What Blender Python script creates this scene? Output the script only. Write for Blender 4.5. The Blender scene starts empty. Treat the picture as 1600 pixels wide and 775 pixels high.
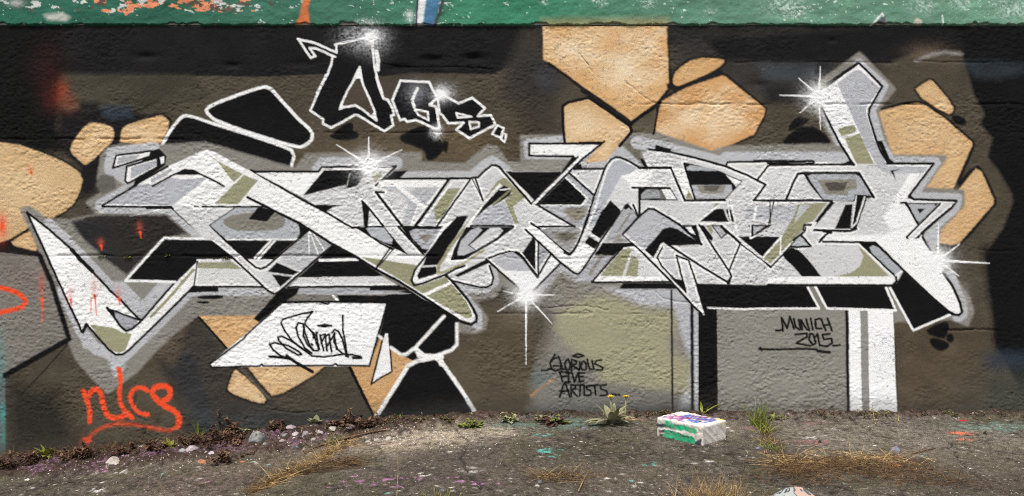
import bpy, bmesh, math, random
import numpy as np
from mathutils import Vector, Matrix

# ------------------------------------------------------------------ camera, sky, sun, exposure
scene = bpy.context.scene
COL = scene.collection
PXM = 240.0                      # paint layout units per metre on the wall plane
CAM_H, CAM_D = 1.3333, 6.0
cam_d = bpy.data.cameras.new('camera'); cam = bpy.data.objects.new('camera', cam_d); COL.objects.link(cam)
cam.location = (0, -CAM_D, CAM_H); cam.rotation_euler = (math.radians(90), 0, 0)
cam_d.sensor_width = 36.0; cam_d.lens = 36.0 * 1440 / 1600; cam_d.shift_y = -57.5 / 1600
cam_d.clip_start = 0.05; cam_d.clip_end = 500
scene.camera = cam

SUN_EL, SUN_AZ = math.radians(63), math.radians(206)      # azimuth clockwise from +Y (the wall faces -Y)
world = bpy.data.worlds.new('World'); scene.world = world; world.use_nodes = True
wn = world.node_tree.nodes; wl = world.node_tree.links
sky = wn.new('ShaderNodeTexSky'); sky.sky_type = 'NISHITA'; sky.sun_disc = False
sky.sun_elevation = SUN_EL; sky.sun_rotation = SUN_AZ
sky.air_density = 1.0; sky.dust_density = 4.0; sky.ozone_density = 1.0
desat = wn.new('ShaderNodeHueSaturation'); desat.inputs['Saturation'].default_value = 0.25
wl.new(sky.outputs[0], desat.inputs['Color']); wl.new(desat.outputs[0], wn['Background'].inputs['Color'])
wn['Background'].inputs['Strength'].default_value = 0.10
sd = bpy.data.lights.new('sun', 'SUN'); sd.energy = 1.5; sd.angle = math.radians(10); sd.color = (1.0, 0.97, 0.92)
sun = bpy.data.objects.new('sun', sd); COL.objects.link(sun)
d = Vector((math.sin(SUN_AZ) * math.cos(SUN_EL), math.cos(SUN_AZ) * math.cos(SUN_EL), math.sin(SUN_EL)))
sun.rotation_euler = d.to_track_quat('Z', 'Y').to_euler(); sun.location = (-3, -6, 8)
scene.view_settings.view_transform = 'Standard'; scene.view_settings.look = 'None'
scene.view_settings.gamma = 1.0; scene.view_settings.use_curve_mapping = False
scene.view_settings.exposure = 0.88
ALB = 0.96                       # scale from the paint swatches to base colour

scene.cycles.use_denoising = False; scene.cycles.filter_width = 1.05; scene.cycles.max_bounces = 5; scene.cycles.diffuse_bounces = 3
random.seed(7)
RNG = np.random.default_rng(7)

# ------------------------------------------------------------------ numeric noise
_TAB = RNG.random((256, 256)).astype(np.float32)
def vnoise(x, y, seed=0):
    x = np.asarray(x, np.float32) + seed * 17.37; y = np.asarray(y, np.float32) + seed * 9.71
    i = np.floor(x).astype(np.int32); j = np.floor(y).astype(np.int32)
    fx = x - i; fy = y - j
    fx = fx * fx * (3 - 2 * fx); fy = fy * fy * (3 - 2 * fy)
    i0 = i & 255; i1 = (i + 1) & 255; j0 = j & 255; j1 = (j + 1) & 255
    a = _TAB[j0, i0]; b = _TAB[j0, i1]; c = _TAB[j1, i0]; e = _TAB[j1, i1]
    return (a + (b - a) * fx) + ((c + (e - c) * fx) - (a + (b - a) * fx)) * fy
def fbm(x, y, seed=0, octv=4, gain=0.5):
    s = 0; a = 1.0; t = 0
    for k in range(octv):
        s = s + a * vnoise(x * 2 ** k, y * 2 ** k, seed + k * 3); t += a; a *= gain
    return s / t
def sstep(a, b, x):
    t = np.clip((x - a) / (b - a), 0, 1); return t * t * (3 - 2 * t)
def lin(c):
    c = np.asarray(c, np.float32) / 255.0
    return np.where(c <= 0.04045, c / 12.92, ((c + 0.055) / 1.055) ** 2.4).astype(np.float32)

# ------------------------------------------------------------------ paint canvas (spray paint laid on a surface grid)
def P(t, s):
    ox, oy, k = t
    out = []
    for w in s.split():
        a, b = w.split(','); out.append((ox + float(a) / k, oy + float(b) / k))
    return out
def chaikin(p, closed, n=1, r=0.25):
    for _ in range(n):
        q = []
        m = len(p)
        rng = range(m) if closed else range(m - 1)
        if not closed: q.append(p[0])
        for i in rng:
            a = p[i]; b = p[(i + 1) % m]
            q.append((a[0] + (b[0] - a[0]) * r, a[1] + (b[1] - a[1]) * r))
            q.append((b[0] + (a[0] - b[0]) * r, b[1] + (a[1] - b[1]) * r))
        if not closed: q.append(p[-1])
        p = q
    return p

class Canvas:
    def __init__(s, u, v, base, wob=0.3):
        s.u = np.asarray(u, np.float32); s.v = np.asarray(v, np.float32)
        U, V = np.meshgrid(s.u, s.v)
        s.U = U + wob * 2 * (vnoise(U / 3.1, V / 2.6, 31) - 0.5) + wob * 2 * (vnoise(U / 9, V / 9, 32) - 0.5)
        s.V = V + wob * 2 * (vnoise(U / 3.1, V / 2.6, 33) - 0.5) + wob * 2 * (vnoise(U / 9, V / 9, 34) - 0.5)
        s.U0 = U; s.V0 = V
        s.C = np.empty(U.shape + (3,), np.float32); s.C[:] = lin(base)
        s.id = np.zeros(U.shape, np.int32)
        s.parts = {0: None}; s.cur = 0
    def part(s, name, label=None, parent=0):
        k = len(s.parts); s.parts[k] = (name, label, parent); return k
    def win(s, p, m):
        xs = [q[0] for q in p]; ys = [q[1] for q in p]
        i0 = np.searchsorted(s.u, min(xs) - m); i1 = np.searchsorted(s.u, max(xs) + m)
        j0 = np.searchsorted(s.v, min(ys) - m); j1 = np.searchsorted(s.v, max(ys) + m)
        return slice(j0, j1), slice(i0, i1)
    def segd(s, X, Y, p, closed):
        dm = np.full(X.shape, 1e9, np.float32); n = len(p)
        for i in range(n if closed else n - 1):
            ax, ay = p[i]; bx, by = p[(i + 1) % n]
            dx, dy = bx - ax, by - ay; L = dx * dx + dy * dy + 1e-9
            t = np.clip(((X - ax) * dx + (Y - ay) * dy) / L, 0, 1)
            e = (X - ax - t * dx) ** 2 + (Y - ay - t * dy) ** 2
            np.minimum(dm, e, out=dm)
        return np.sqrt(dm)
    def mix(s, w, cov, col, ident):
        c = s.C[w]
        if getattr(col, 'ndim', 1) < 3: col = np.asarray(col, np.float32)
        s.C[w] = c + (col - c) * cov[..., None]
        if ident is not None:
            a = s.id[w]; a[cov > 0.5] = ident; s.id[w] = a
    def poly(s, t, pts, col, soft=0.9, rnd=0, grad=None, alpha=1.0, o=None, label=None, ident='cur', grain=0.0):
        p = P(t, pts) if isinstance(pts, str) else list(pts)
        if rnd: p = chaikin(p, True, rnd)
        w = s.win(p, soft * 2 + 3); X = s.U[w]; Y = s.V[w]
        if X.size == 0: return
        d = s.segd(X, Y, p, True); ins = np.zeros(X.shape, bool); n = len(p)
        for i in range(n):
            ax, ay = p[i]; bx, by = p[(i + 1) % n]
            if ay == by: continue
            c = ((ay > Y) != (by > Y)) & (X < (bx - ax) * (Y - ay) / (by - ay) + ax)
            ins ^= c
        sd_ = np.where(ins, d, -d)
        if grain: sd_ = sd_ + grain * soft * (vnoise(X / 2.2, Y / 1.8, 51) - 0.5)
        cov = np.clip(sd_ / (2 * soft) + 0.5, 0, 1) * alpha
        cc = lin(col)
        if grad is not None:
            c2, dist = grad
            g = np.clip(.75 * d / dist + 1.5 * (fbm(X / 34, Y / 26, 41, 4, .6) - 0.46), 0, 1)
            cc = cc + (lin(c2) - cc) * g[..., None]
        if o: ident = s.part(o, label, s.cur)
        elif ident == 'cur': ident = s.cur if alpha > 0.6 else None
        s.mix(w, cov, cc, ident)
    def line(s, t, pts, wd, col, closed=False, soft=0.8, rnd=0, alpha=1.0, ident='cur', taper=None, grain=0.0):
        p = P(t, pts) if isinstance(pts, str) else list(pts)
        if rnd: p = chaikin(p, closed, rnd)
        w = s.win(p, wd + soft * 2 + 2); X = s.U[w]; Y = s.V[w]
        if X.size == 0: return
        d = s.segd(X, Y, p, closed)
        hw = wd / 2
        if taper:
            (ax, ay), (bx, by) = p[0], p[-1]
            tt = np.clip(((X - ax) * (bx - ax) + (Y - ay) * (by - ay)) / ((bx - ax) ** 2 + (by - ay) ** 2), 0, 1)
            hw = hw * (1 - taper * tt)
        if grain: d = d + grain * (vnoise(X / 2.0, Y / 1.7, 61) - 0.5)
        cov = np.clip((hw - d) / (2 * soft) + 0.5, 0, 1) * alpha
        if ident == 'cur': ident = s.cur if alpha > 0.6 else None
        s.mix(w, cov, lin(col), ident)
    def spray(s, x, y, r, col, a=1.0, ry=None, speck=0.5, ident=None, power=1.0):
        ry = ry or r; m = 2.6 * max(r, ry)
        w = s.win([(x, y)], m); X = s.U0[w]; Y = s.V0[w]
        if X.size == 0: return
        q = np.sqrt(((X - x) / r) ** 2 + ((Y - y) / ry) ** 2)
        g = np.exp(-(q ** 2) * power) * a
        n = vnoise(X / 1.7, Y / 1.7, 71) * 0.6 + vnoise(X / 3.7, Y / 3.1, 72) * 0.4
        cov = np.clip(g + speck * g * (1 - g) * 4 * (n - 0.5), 0, 1)
        s.mix(w, cov, lin(col), ident)

# ------------------------------------------------------------------ the wall: what is painted on it (layout units, 240 to the metre)
RES = 1.25
def axis(lo, hi, step, out_lo, out_hi, grow=1.35):
    a = list(np.arange(lo, hi + step * 0.5, step)); g = step; x = lo; L = []
    while x > out_lo: g = min(g * grow, 40); x -= g; L.append(x)
    g = step; x = a[-1]; R = []
    while x < out_hi: g = min(g * grow, 40); x += g; R.append(x)
    return np.array(L[::-1] + a + R)
wu = axis(-14, 1614, RES, -760, 2360)
wv = axis(41, 740, RES, 41, 790)
cv = Canvas(wu, wv, (77, 70, 59))
I = (0, 0, 1)
WH = (240, 240, 238); W2 = (226, 226, 226); LG = (184, 185, 188); MG = (134, 131, 124)
OL = (150, 149, 120); K = (17, 17, 18); DG = (80, 77, 72); TAN = (204, 164, 114); TAN2 = (222, 194, 154)
OR = (238, 82, 44); BRN = (82, 73, 60)
BG = lambda p, c, s, a=1.0: cv.poly(I, p, c, soft=s, alpha=a, ident=None, grain=0.6)

# --- background coats
U, V = cv.U0, cv.V0
n1 = fbm(U / 90, V / 60, 3, 4)[..., None]
cv.C *= 0.84 + 0.32 * n1
BG('-900,100 520,100 700,110 1600,100 2500,100 2500,820 -900,820', (72, 66, 56), 14, .35)
BG('-900,20 530,20 900,20 1560,20 2500,20 2500,100 1230,98 1060,70 860,72 770,116 640,114 600,119 500,116 420,120 300,118 200,119 95,118 -900,118', (26, 25, 26), 1.6)
BG('-900,20 95,20 97,120 92,200 110,215 108,240 -900,240', (15, 15, 15), 9)
BG('92,172 170,166 210,170 262,190 250,240 165,236 150,300 128,310 122,260 100,235 92,225', (27, 25, 26), 7)
BG('98,115 300,117 330,150 240,178 150,168 120,165 105,170', (64, 61, 51), 5, .9)
BG('125,160 155,160 155,172 125,175', (30, 29, 29), 5)
BG('160,164 205,164 210,185 175,188 160,180', (50, 58, 68), 4, .8)
BG('1045,50 1200,46 1370,46 1380,160 1200,160 1060,120', (52, 49, 48), 18, .9)
BG('1100,60 1380,44 1560,44 1560,78 1440,84 1370,96 1230,98 1130,94', (25, 25, 26), 5)
BG('1185,100 1280,99 1300,118 1240,128 1190,122', (60, 66, 70), 7, .8)
BG('1275,90 1296,90 1296,125 1275,125', (34, 34, 35), 4)
BG('1190,132 1270,130 1280,158 1200,162', (36, 35, 35), 8)
BG('1010,165 1300,165 1320,230 1150,232 1010,225', (78, 71, 59), 6, .8)
BG('820,44 850,44 850,95 880,130 870,160 880,215 820,215 780,140', (62, 57, 50), 12)
BG('850,75 800,90 800,140 860,150 880,120', (46, 45, 46), 16, .7)
BG('840,112 860,112 872,132 848,140', (66, 70, 76), 12, .6)
BG('1395,95 1440,80 1500,78 1508,96 1522,148 1531,164 1538,177 1532,193 1540,203 1551,216 1543,245 1560,267 1582,303 1583,316 1568,355 1552,378 1540,390 1370,180', (76, 69, 58), 3)
BG('1500,44 2500,44 2500,720 1610,660 1590,600 1556,540 1550,478 1540,400 1552,378 1568,355 1583,316 1582,303 1560,267 1543,245 1551,216 1540,203 1532,193 1538,177 1531,164 1522,148 1508,96', (17, 17, 18), 3)
BG('1500,96 1560,96 1600,100 1600,112 1560,124 1524,122', (52, 60, 66), 7, .7)
BG('1535,385 1700,385 1700,545 1556,545', (16, 16, 17), 9)
BG('1530,550 1640,548 1640,580 1530,578', (46, 54, 64), 9, .85)
BG('1480,585 2500,575 2500,690 1490,690', (68, 70, 64), 22, .8)
BG('1400,480 1500,520 1540,500 1540,640 1400,640', (88, 76, 60), 14, .6)
BG('740,510 830,470 850,640 720,650 690,560', (90, 81, 66), 14, .8)
BG('40,590 180,610 215,570 260,540 300,600 310,670 240,690 60,690', (84, 76, 62), 14, .6)
BG('12,600 90,610 120,690 12,712', (38, 36, 33), 18, .85)
BG('245,560 262,545 310,490 345,545 400,590 440,640 600,660 600,700 300,700', (60, 55, 51), 6, .9)
BG('242,552 300,492 280,545 275,580', (92, 80, 66), 6, .6)
BG('262,575 300,640 320,690 340,690 320,600 300,545 280,560', (50, 52, 55), 7, .75)
BG('300,640 580,650 580,680 300,690', (54, 62, 62), 12, .6)
BG('-900,380 8,380 8,720 -900,720', (96, 100, 98), 1.5)
BG('-900,120 4,300 6,400 -900,400', (60, 66, 66), 3)
for k in range(16): cv.spray(3 + 3 * random.random(), 400 + 300 * random.random(), 4, (70, 140, 132), .7, 14)
cv.spray(2, 297, 5, (60, 150, 160), .8, 9)
cv.spray(96, 143, 10, (170, 78, 48), .75, 17); cv.spray(108, 160, 13, (128, 74, 54), .6, 13); cv.spray(74, 100, 24, (52, 26, 24), .5, 36); cv.spray(84, 150, 18, (92, 40, 30), .5, 24)
for x, y in ((676, 96), (740, 92), (630, 106)):
    cv.spray(x, y, 26, (20, 19, 20), .9, 9)
cv.spray(560, 240, 120, (96, 84, 64), .7, 26); cv.spray(720, 225, 80, (104, 90, 68), .7, 40)
cv.spray(1450, 82, 30, (98, 84, 68), .7, 14)
BG('1428,95 1455,82 1478,79 1505,84 1500,87 1478,83 1456,88 1432,97', (150, 148, 145), 2.5, .8)

# --- stones
def stone(t, pts, label, rnd=1, col=TAN, c2=TAN2, soft=1.4, gd=42, ol=0):
    cv.cur = 0
    p = P(t, pts) if isinstance(pts, str) else pts
    col = tuple(.76 * a_ + .24 * b_ for a_, b_ in zip(col, (204, 178, 142))); c2 = tuple(.8 * a_ + .2 * b_ for a_, b_ in zip(c2, (216, 196, 164)))
    if ol: cv.line(I, p, ol, (28, 26, 26), closed=True, soft=2.0, rnd=rnd, ident=None)
    cv.poly(I, p, col, rnd=rnd, soft=soft, grad=(c2, gd), o='painted_stone', label=label, grain=.6)
T1 = (0, 150, 5); T2 = (240, 120, 5); T3 = (0, 300, 5); T4 = (0, 440, 5)
stone(I, '-60,222 18,222 70,240 106,256 131,275 124,303 110,325 74,345 50,352 20,376 -60,392', 'sand coloured painted stone cut by the wall edge strip', ol=7, col=(200, 166, 120), c2=(208, 178, 134))
stone(T3, '80,380 220,300 260,320 300,470 200,455 110,425', 'small painted stone chip beside the white spike', ol=5)
cv.line(I, '-10,384 20,374 46,357', 4, K, ident=None, soft=1.5)
stone(T1, '545,405 600,310 680,215 740,205 850,230 890,260 890,340 810,420 680,540 640,525 560,450', 'tan painted stone with a six sided outline', ol=8)
stone(T1, '940,340 950,260 990,225 1240,150 1280,155 1335,215 1240,405 1000,370 935,360', 'tan painted stone touching the white outlined black block', ol=8)
Q = (800, 0, 3.875)
stone(Q, '185,150 940,150 950,440 950,530 880,620 720,738 190,360', 'largest tan painted stone under the green coping', rnd=0, col=(212, 166, 110), c2=(232, 210, 176), gd=60)
cv.line(Q, '960,430 960,530 885,625 720,745 500,590 330,460 220,385', 5, (30, 28, 28), soft=1.3, ident=None)
cv.line(Q, '715,745 560,630 430,545', 8, (30, 28, 28), soft=1.3, ident=None)
cv.line(Q, '942,175 950,330 958,440', 3, (40, 36, 34), soft=2, ident=None)
stone(Q, '975,470 1000,420 1110,350 1285,355 1280,390 1200,440 1000,530 975,515', 'small orange painted stone wedged between two large stones', ol=8, col=(204, 156, 100), c2=(212, 172, 122))
S6 = (1000, 80, 5)
cv.line(S6, '105,640 130,450 175,380 300,300 640,180 680,195 980,450 970,510 890,655 680,745', 6, (30, 28, 28), soft=1.3, ident=None)
cv.line(S6, '230,270 300,300 620,165', 9, (30, 28, 28), soft=1.3, ident=None)
stone(S6, '120,665 120,600 150,450 175,390 300,315 400,270 640,190 670,200 980,450 970,500 890,650 690,740 600,785 480,780', 'broad orange and cream painted stone above the lettering', rnd=0, col=(202, 150, 94), c2=(232, 208, 172), gd=48)
cv.line(I, '1372,174 1406,164 1434,160 1447,164 1477,185 1494,200 1520,222 1521,228 1491,296 1525,260 1534,267 1555,312 1554,320 1500,382 1486,385 1466,381', 7, (28, 26, 26), rnd=1, soft=1.3, ident=None)
E6 = (1350, 100, 6.2)
stone(E6, '465,265 610,165 650,155 690,190 870,410 860,465 810,495', 'small tan painted wedge stone with a thick black outline', ol=7, gd=30)
stone(I, '1372,174 1406,165 1434,161 1447,165 1477,186 1494,201 1519,222 1519,228 1489,296 1442,296 1476,246 1392,246 1386,228', 'largest tan painted stone beside the tall white arm', rnd=0, col=(206, 166, 116), c2=(216, 184, 142))
stone(I, '1496,299 1525,263 1534,268 1553,312 1552,320 1499,380 1486,383 1466,379 1466,356 1504,320 1504,300', 'tan painted stone below the largest one by the black edge', rnd=0, col=(206, 166, 116), c2=(216, 184, 142))
D1 = (290, 450, 5); D2 = (290, 560, 5); D3 = (520, 450, 5); D4 = (540, 560, 5)
stone(D1, '85,200 560,192 580,265 455,390 335,485', 'tan painted triangle stone tucked behind the white signature panel', rnd=0, col=(202, 156, 104), c2=(212, 174, 126))
cv.line(D1, '80,200 335,490', 3.5, K, ident=None)
stone(D2, '400,80 640,310 605,355 480,320 335,260 330,225 375,105', 'small rounded tan painted stone under the signature panel', ol=7, gd=30)
stone(D2, '470,50 1100,50 1000,130 870,210 760,270 675,292 560,160', 'tan painted wedge stone hanging below the signature panel', rnd=0, ol=6, gd=34)
cv.line(D2, '420,65 530,185 650,310', 4, (84, 78, 70), ident=None)
stone(I, '546,573 577,570 597,520 606,521 611,543 626,555 640,548 660,562 640,568 618,604 590,652 582,648', 'tan painted stone behind the white sliver', rnd=0, col=(196, 150, 98), c2=(206, 166, 116))
cv.line(I, '546,573 584,650', 5, K, ident=None)
# grey stone bottom left
cv.poly(I, '-80,392 20,392 62,399 108,528 6,586 -80,600', (120, 116, 109), o='painted_stone', label='flat grey painted stone with thick black edge beside the white spike', soft=1.5, grad=((128, 123, 116), 60))
cv.line(I, '22,388 62,398 80,440 108,530 8,586', 8, K, ident=None, soft=1.5)
cv.poly(I, '-20,386 15,376 24,389 62,397 60,401 -20,392', K, ident=None)
cv.line(I, '108,535 70,578 28,622', 2, (34, 31, 30), ident=None)
cv.spray(0, 560, 10, (84, 140, 138), .5, 40)
cv.spray(30, 435, 40, (120, 96, 92), .3, 30)

# --- black marks on the background
BLK = []
def blk(t, pts, label, rnd=1, soft=1.5):
    cv.cur = 0
    cv.line(t, pts, 3, K, closed=True, rnd=rnd, soft=1.5, ident=None)
    cv.poly(t, pts, K, rnd=rnd, soft=soft, o='black_patch', label=label)
blk(S6, '1120,690 1310,565 1490,690 1460,735 1140,738', 'black triangular paint patch beside the tall arm')
blk(S6, '1165,605 1200,540 1250,515 1315,530 1300,555 1180,622', 'small black cap shaped patch above the black triangle')
blk(E6, '845,510 900,502 990,550 965,590 900,582', 'small black oval patch below the wedge stone')
R4 = (1290, 470, 5)
blk(R4, '785,245 830,205 930,165 960,185 945,260 915,295', 'largest black patch of the three under the white spike', 1)
blk(R4, '815,310 850,295 960,330 955,365 900,390 840,358', 'lower black patch of the three under the white spike')
blk(R4, '942,292 975,255 1000,300 975,325', 'smallest black patch of the three under the white spike')
N1 = (440, 40, 7.381); N2 = (470, 120, 7.381); N3 = (600, 120, 7.381)
blk(N2, '330,690 400,655 420,620 520,545 600,540 590,640 665,650 650,700 500,730', 'black smudge under the tall outlined letter')
blk(I, '624,214 640,206 660,196 676,206 684,216 692,226 690,238 678,248 668,250 665,234 645,226 630,222', 'black smudge under the second outlined letter')
blk((400, 220, 5), '1470,5 1498,15 1485,85 1458,65', 'thin black dab beside the black smudge', 0)

# --- the two white outlined black blocks over the arm
cv.cur = cv.part('outlined_block', 'rounded black block with white outline, upper of two')
p = P(T2, '405,250 520,190 840,80 900,80 960,140 1130,330 1235,420 1243,485 1190,535 1130,555 800,455 500,350 430,300')
cv.poly(I, p, K, rnd=1); cv.line(I, p, 5, WH, closed=True, rnd=1, soft=1.1)
cv.cur = cv.part('outlined_block', 'long black block with white outline, under the rounded one')
cv.poly(I, '247,244 262,210 284,182 294,181 330,192 400,214 460,237 454,268 400,270 324,240 270,262 240,280 236,255', K)
cv.line(I, '247,244 254,224 270,198 284,182 294,180 330,192 400,214 440,228 461,237 454,266', 4.6, WH, rnd=1, soft=1.1)

# --- outlined word
cv.cur = cv.part('outlined_word', 'black letters outlined in white above the lettering')
pD = P(N1, '610,225 1000,130 1045,190 1060,350 1075,500 1110,640 1160,775') + P(N2, '870,60 900,120 955,250 1005,265 1060,370 1075,440 1040,450 1065,560 960,625 660,445 620,440 500,510 350,590 255,540 260,490 110,390 280,0') + P(N1, '480,650 530,560 570,450 590,355 640,330')
cv.poly(I, pD, (20, 19, 21), o='letter_fill', label='tall black letter with a pointed counter')
tri = P(N2, '650,10 540,160 470,310 450,370 520,345 630,330 700,370 800,450 870,500 850,400 780,230 700,20')
cv.poly(I, tri, (72, 65, 55), ident=None)
wl_ = lambda t, s_, w=3.6, c=False: cv.line(t, s_, w, WH, closed=c, soft=.8)
wl_(N1, '190,155 380,200 635,310 630,230 615,220 1000,130'); wl_(N1, '1045,170 1060,350 1075,500 1110,640 1160,775')
wl_(N1, '190,155 335,370 390,355 325,260 400,265 500,310 620,360'); wl_(N1, '590,355 570,450 530,560 480,650 410,775')
cv.line(N1, '1092,295 1112,400 1108,510', 6, WH, soft=1)
wl_(N2, '290,-20 110,390 260,490 255,540 350,590 500,510 620,440 660,445 960,625 1065,560 1040,450 1075,440 1060,370 1005,265 955,250 900,120 870,0')
wl_(I, P(N1, '900,480 830,620') + P(N2, '610,40 540,160 470,310 450,370 520,345 630,330 700,370 800,450 870,500 850,400 780,230 700,40') + P(N1, '925,620'), 3.4, True)
cv.poly(N1, '900,470 940,640 900,610 860,612 825,640', WH)
cv.poly(N2, '440,385 470,300 500,345', WH); cv.poly(N2, '880,510 860,400 800,450', WH)
pB = '190,45 520,60 610,240 525,325 600,345 640,580 590,600 370,495 265,520 235,485 185,500 95,270'
cv.poly(N3, pB, (20, 19, 21), o='letter_fill', label='middle black letter of the outlined word')
cv.spray(650, 145, 16, (150, 152, 158), .55, 18)
wl_(N3, pB, 3.6, True); cv.line(N3, '385,135 325,270 360,380', 4.6, WH)
cv.poly(N3, '360,375 505,405 515,500 395,440', (72, 65, 55), ident=None); wl_(N3, '360,375 505,405 515,500 395,440', 3, True)
cv.poly(N3, '525,325 600,345 640,420 620,250', (66, 60, 52), ident=None); wl_(N3, '610,250 525,325 600,345 640,580')
pS = '620,250 640,420 680,450 740,535 920,530 835,610 985,710 1285,550 1230,440 1080,455 1165,360 1020,240 860,305 700,220'
cv.poly(N3, pS, (20, 19, 21), o='letter_fill', label='last black letter of the outlined word'); wl_(N3, pS, 3.6, True)
for q in ('835,420 1010,460 850,470', '985,520 1095,525 1095,575 1000,605'):
    cv.poly(N3, q, (84, 76, 62), ident=None); wl_(N3, q, 3, True)
for q in ('1310,560 1380,590 1345,700 1245,660', '1375,650 1410,665 1390,750 1350,720'):
    cv.poly(N3, q, (20, 19, 21), ident=None); wl_(N3, q, 3, True)
cv.cur = 0

# --- dark ground inside the left arm, halo of the lettering
main = cv.part('painted_lettering', 'large white and grey graffiti lettering with black outlines')
cv.cur = main
halo = cv.part('letter_halo', 'grey halo sprayed around the lettering', main)
cv.poly(I, '35,328 45,325 75,345 108,346 156,336 138,316 165,300 155,278 160,245 170,232 190,228 240,230 320,225 462,266 480,243 566,241 656,241 655,256 728,258 762,229 774,231 792,255 817,256 816,214 884,214 960,250 974,226 990,209 1022,208 1112,239 1136,231 1270,228 1308,228 1276,174 1286,126 1343,85 1396,139 1372,168 1370,178 1386,228 1392,245 1476,246 1442,296 1504,300 1504,320 1468,358 1462,380 1490,432 1513,468 1519,488 1511,506 1485,496 1400,500 1090,640 960,500 876,424 840,470 800,455 784,442 772,462 740,468 759,498 756,512 742,519 720,516 690,500 600,470 470,480 400,490 308,490 270,520 240,548 212,580 168,612 144,588 120,560 108,530 66,396', MG, soft=1.8, ident=halo, grain=.8)
cv.line(I, '35,328 45,325 75,345 108,346 156,336 138,316 165,300 155,278 160,245 170,232 190,228 240,230 320,225 462,266 480,243 566,241 656,241 655,256 728,258 762,229 774,231 792,255 817,256 816,214 884,214 960,250 974,226 990,209 1022,208 1112,239 1136,231 1270,228 1308,228 1276,174 1286,126 1343,85 1396,139 1372,168 1370,178 1386,228 1392,245 1476,246 1442,296 1504,300 1504,320 1468,358 1462,380 1490,432 1513,468 1519,488 1511,506 1485,496 1400,500 1090,640 960,500 876,424 840,470 800,455 784,442 772,462 740,468 759,498 756,512 742,519 720,516 690,500 600,470 470,480 400,490 308,490 270,520 240,548 212,580 168,612 144,588 120,560 108,530 66,396', 7, MG, closed=True, soft=2.2, ident=None, grain=1)
lg = lambda pts, w=20, c=False: cv.line(I, pts, w, LG, soft=1.6, ident=halo, grain=.8, closed=c)
lg('222,505 190,470 144,420 98,372 76,352')
lg('98,454 128,520 150,545 180,556 194,556 240,512 292,460', 18)
cv.poly(I, '168,560 200,560 186,588 178,588', LG, soft=3, ident=halo)
cv.poly(I, '108,470 135,520 165,548 130,545', LG, soft=2, ident=halo)
cv.poly(I, '222,500 160,440 240,440 274,440', LG, soft=2, ident=halo)
cv.poly(I, '195,440 249,440 226,466 221,468', MG, soft=1.6, ident=halo)
lg('160,320 214,289 172,262 176,240 240,232', 20); cv.poly(I, '172,235 240,232 240,280 210,292 165,272', LG, soft=2, ident=halo)
cv.poly(I, '165,272 178,276 182,294 160,304 150,290 155,275', (100, 97, 92), soft=2, ident=halo)
lg('160,322 266,324 322,374', 22)
lg('498,264 505,256 619,255'); lg('601,278 738,277 762,257 770,254 795,272', 20)
lg('826,224 826,242 900,242', 14); lg('826,224 880,219', 14)
cv.poly(I, '905,262 912,232 945,230 968,226 1002,252 1005,264 950,258 940,262', LG, soft=2, ident=halo)
cv.poly(I, '974,226 990,212 1000,234 1003,258', (112, 107, 96), soft=2, ident=halo)
lg('995,222 1048,234 1134,256', 20); lg('1136,250 1312,250 1324,256', 26); lg('1310,222 1290,180', 12)
lg('1342,100 1380,135 1360,172 1374,222 1392,252 1462,254 1424,308 1496,310 1492,324 1446,366', 16)
cv.poly(I, '1440,364 1468,346 1466,380 1456,392', LG, soft=3, ident=halo)
lg('1484,432 1502,476 1503,490 1497,494', 18); cv.spray(1504, 470, 10, (160, 158, 154), .6, 22)
lg('746,508 745,490 712,448 756,452 772,440 766,410', 16); lg('830,460 876,414 904,432 930,432', 20)
cv.poly(I, '292,462 302,450 412,450 424,462 310,462', LG, soft=2, ident=halo)
lg('245,506 292,460', 14)
cv.cur = 0
cv.line(I, '62,399 80,440 108,530 8,587', 7.5, K, ident=None, soft=1.5)
BG('112,347 140,338 158,336 260,336 292,364 254,372 198,430 165,404 130,372', (46, 42, 40), 2.5)
BG('112,347 165,340 175,380 190,415 165,404 130,372', (40, 42, 45), 6, .6)
BG('870,425 900,440 1090,450 1090,645 830,650 838,600 850,540 862,505 850,465', (136, 132, 124), 14, .9)
BG('840,560 900,560 1085,610 1085,648 840,652', (118, 117, 112), 10, .8)
BG('945,450 1090,452 1090,640 1062,640 1080,565 1050,480 1000,478', (182, 184, 188), 5, .95)
cv.poly(I, '874,488 904,470 944,460 988,474 1020,486 1050,486 1058,506 1054,524 1044,526 1048,548 1078,568 1078,613 1000,606 940,595 915,560 880,535 866,510', (154, 151, 124), soft=8, grain=1.2, o='olive_cloud', label='pale olive paint cloud above the black credit writing')
BG('830,640 1095,632 1095,655 830,665', (76, 82, 84), 8, .7)
stone((830, 120, 5), '255,235 300,205 460,170 770,400 775,430 690,530 580,660 415,672 560,510 270,515', 'cream painted stone behind the seven shaped stroke', rnd=0, col=(208, 170, 122), c2=(226, 200, 162), gd=24)
cv.line((830, 120, 5), '262,520 248,380 245,230 290,200 455,160', 4.4, K, ident=None); cv.line((830, 120, 5), '455,165 775,385 785,430 690,540', 5, K, ident=None); cv.line((830, 120, 5), '775,370 840,320 960,250 980,270 955,440', 5, K, ident=None)
cv.poly((830, 120, 5), '790,385 850,330 975,245 975,300 950,440 800,440', (88, 82, 68), ident=None)

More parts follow.
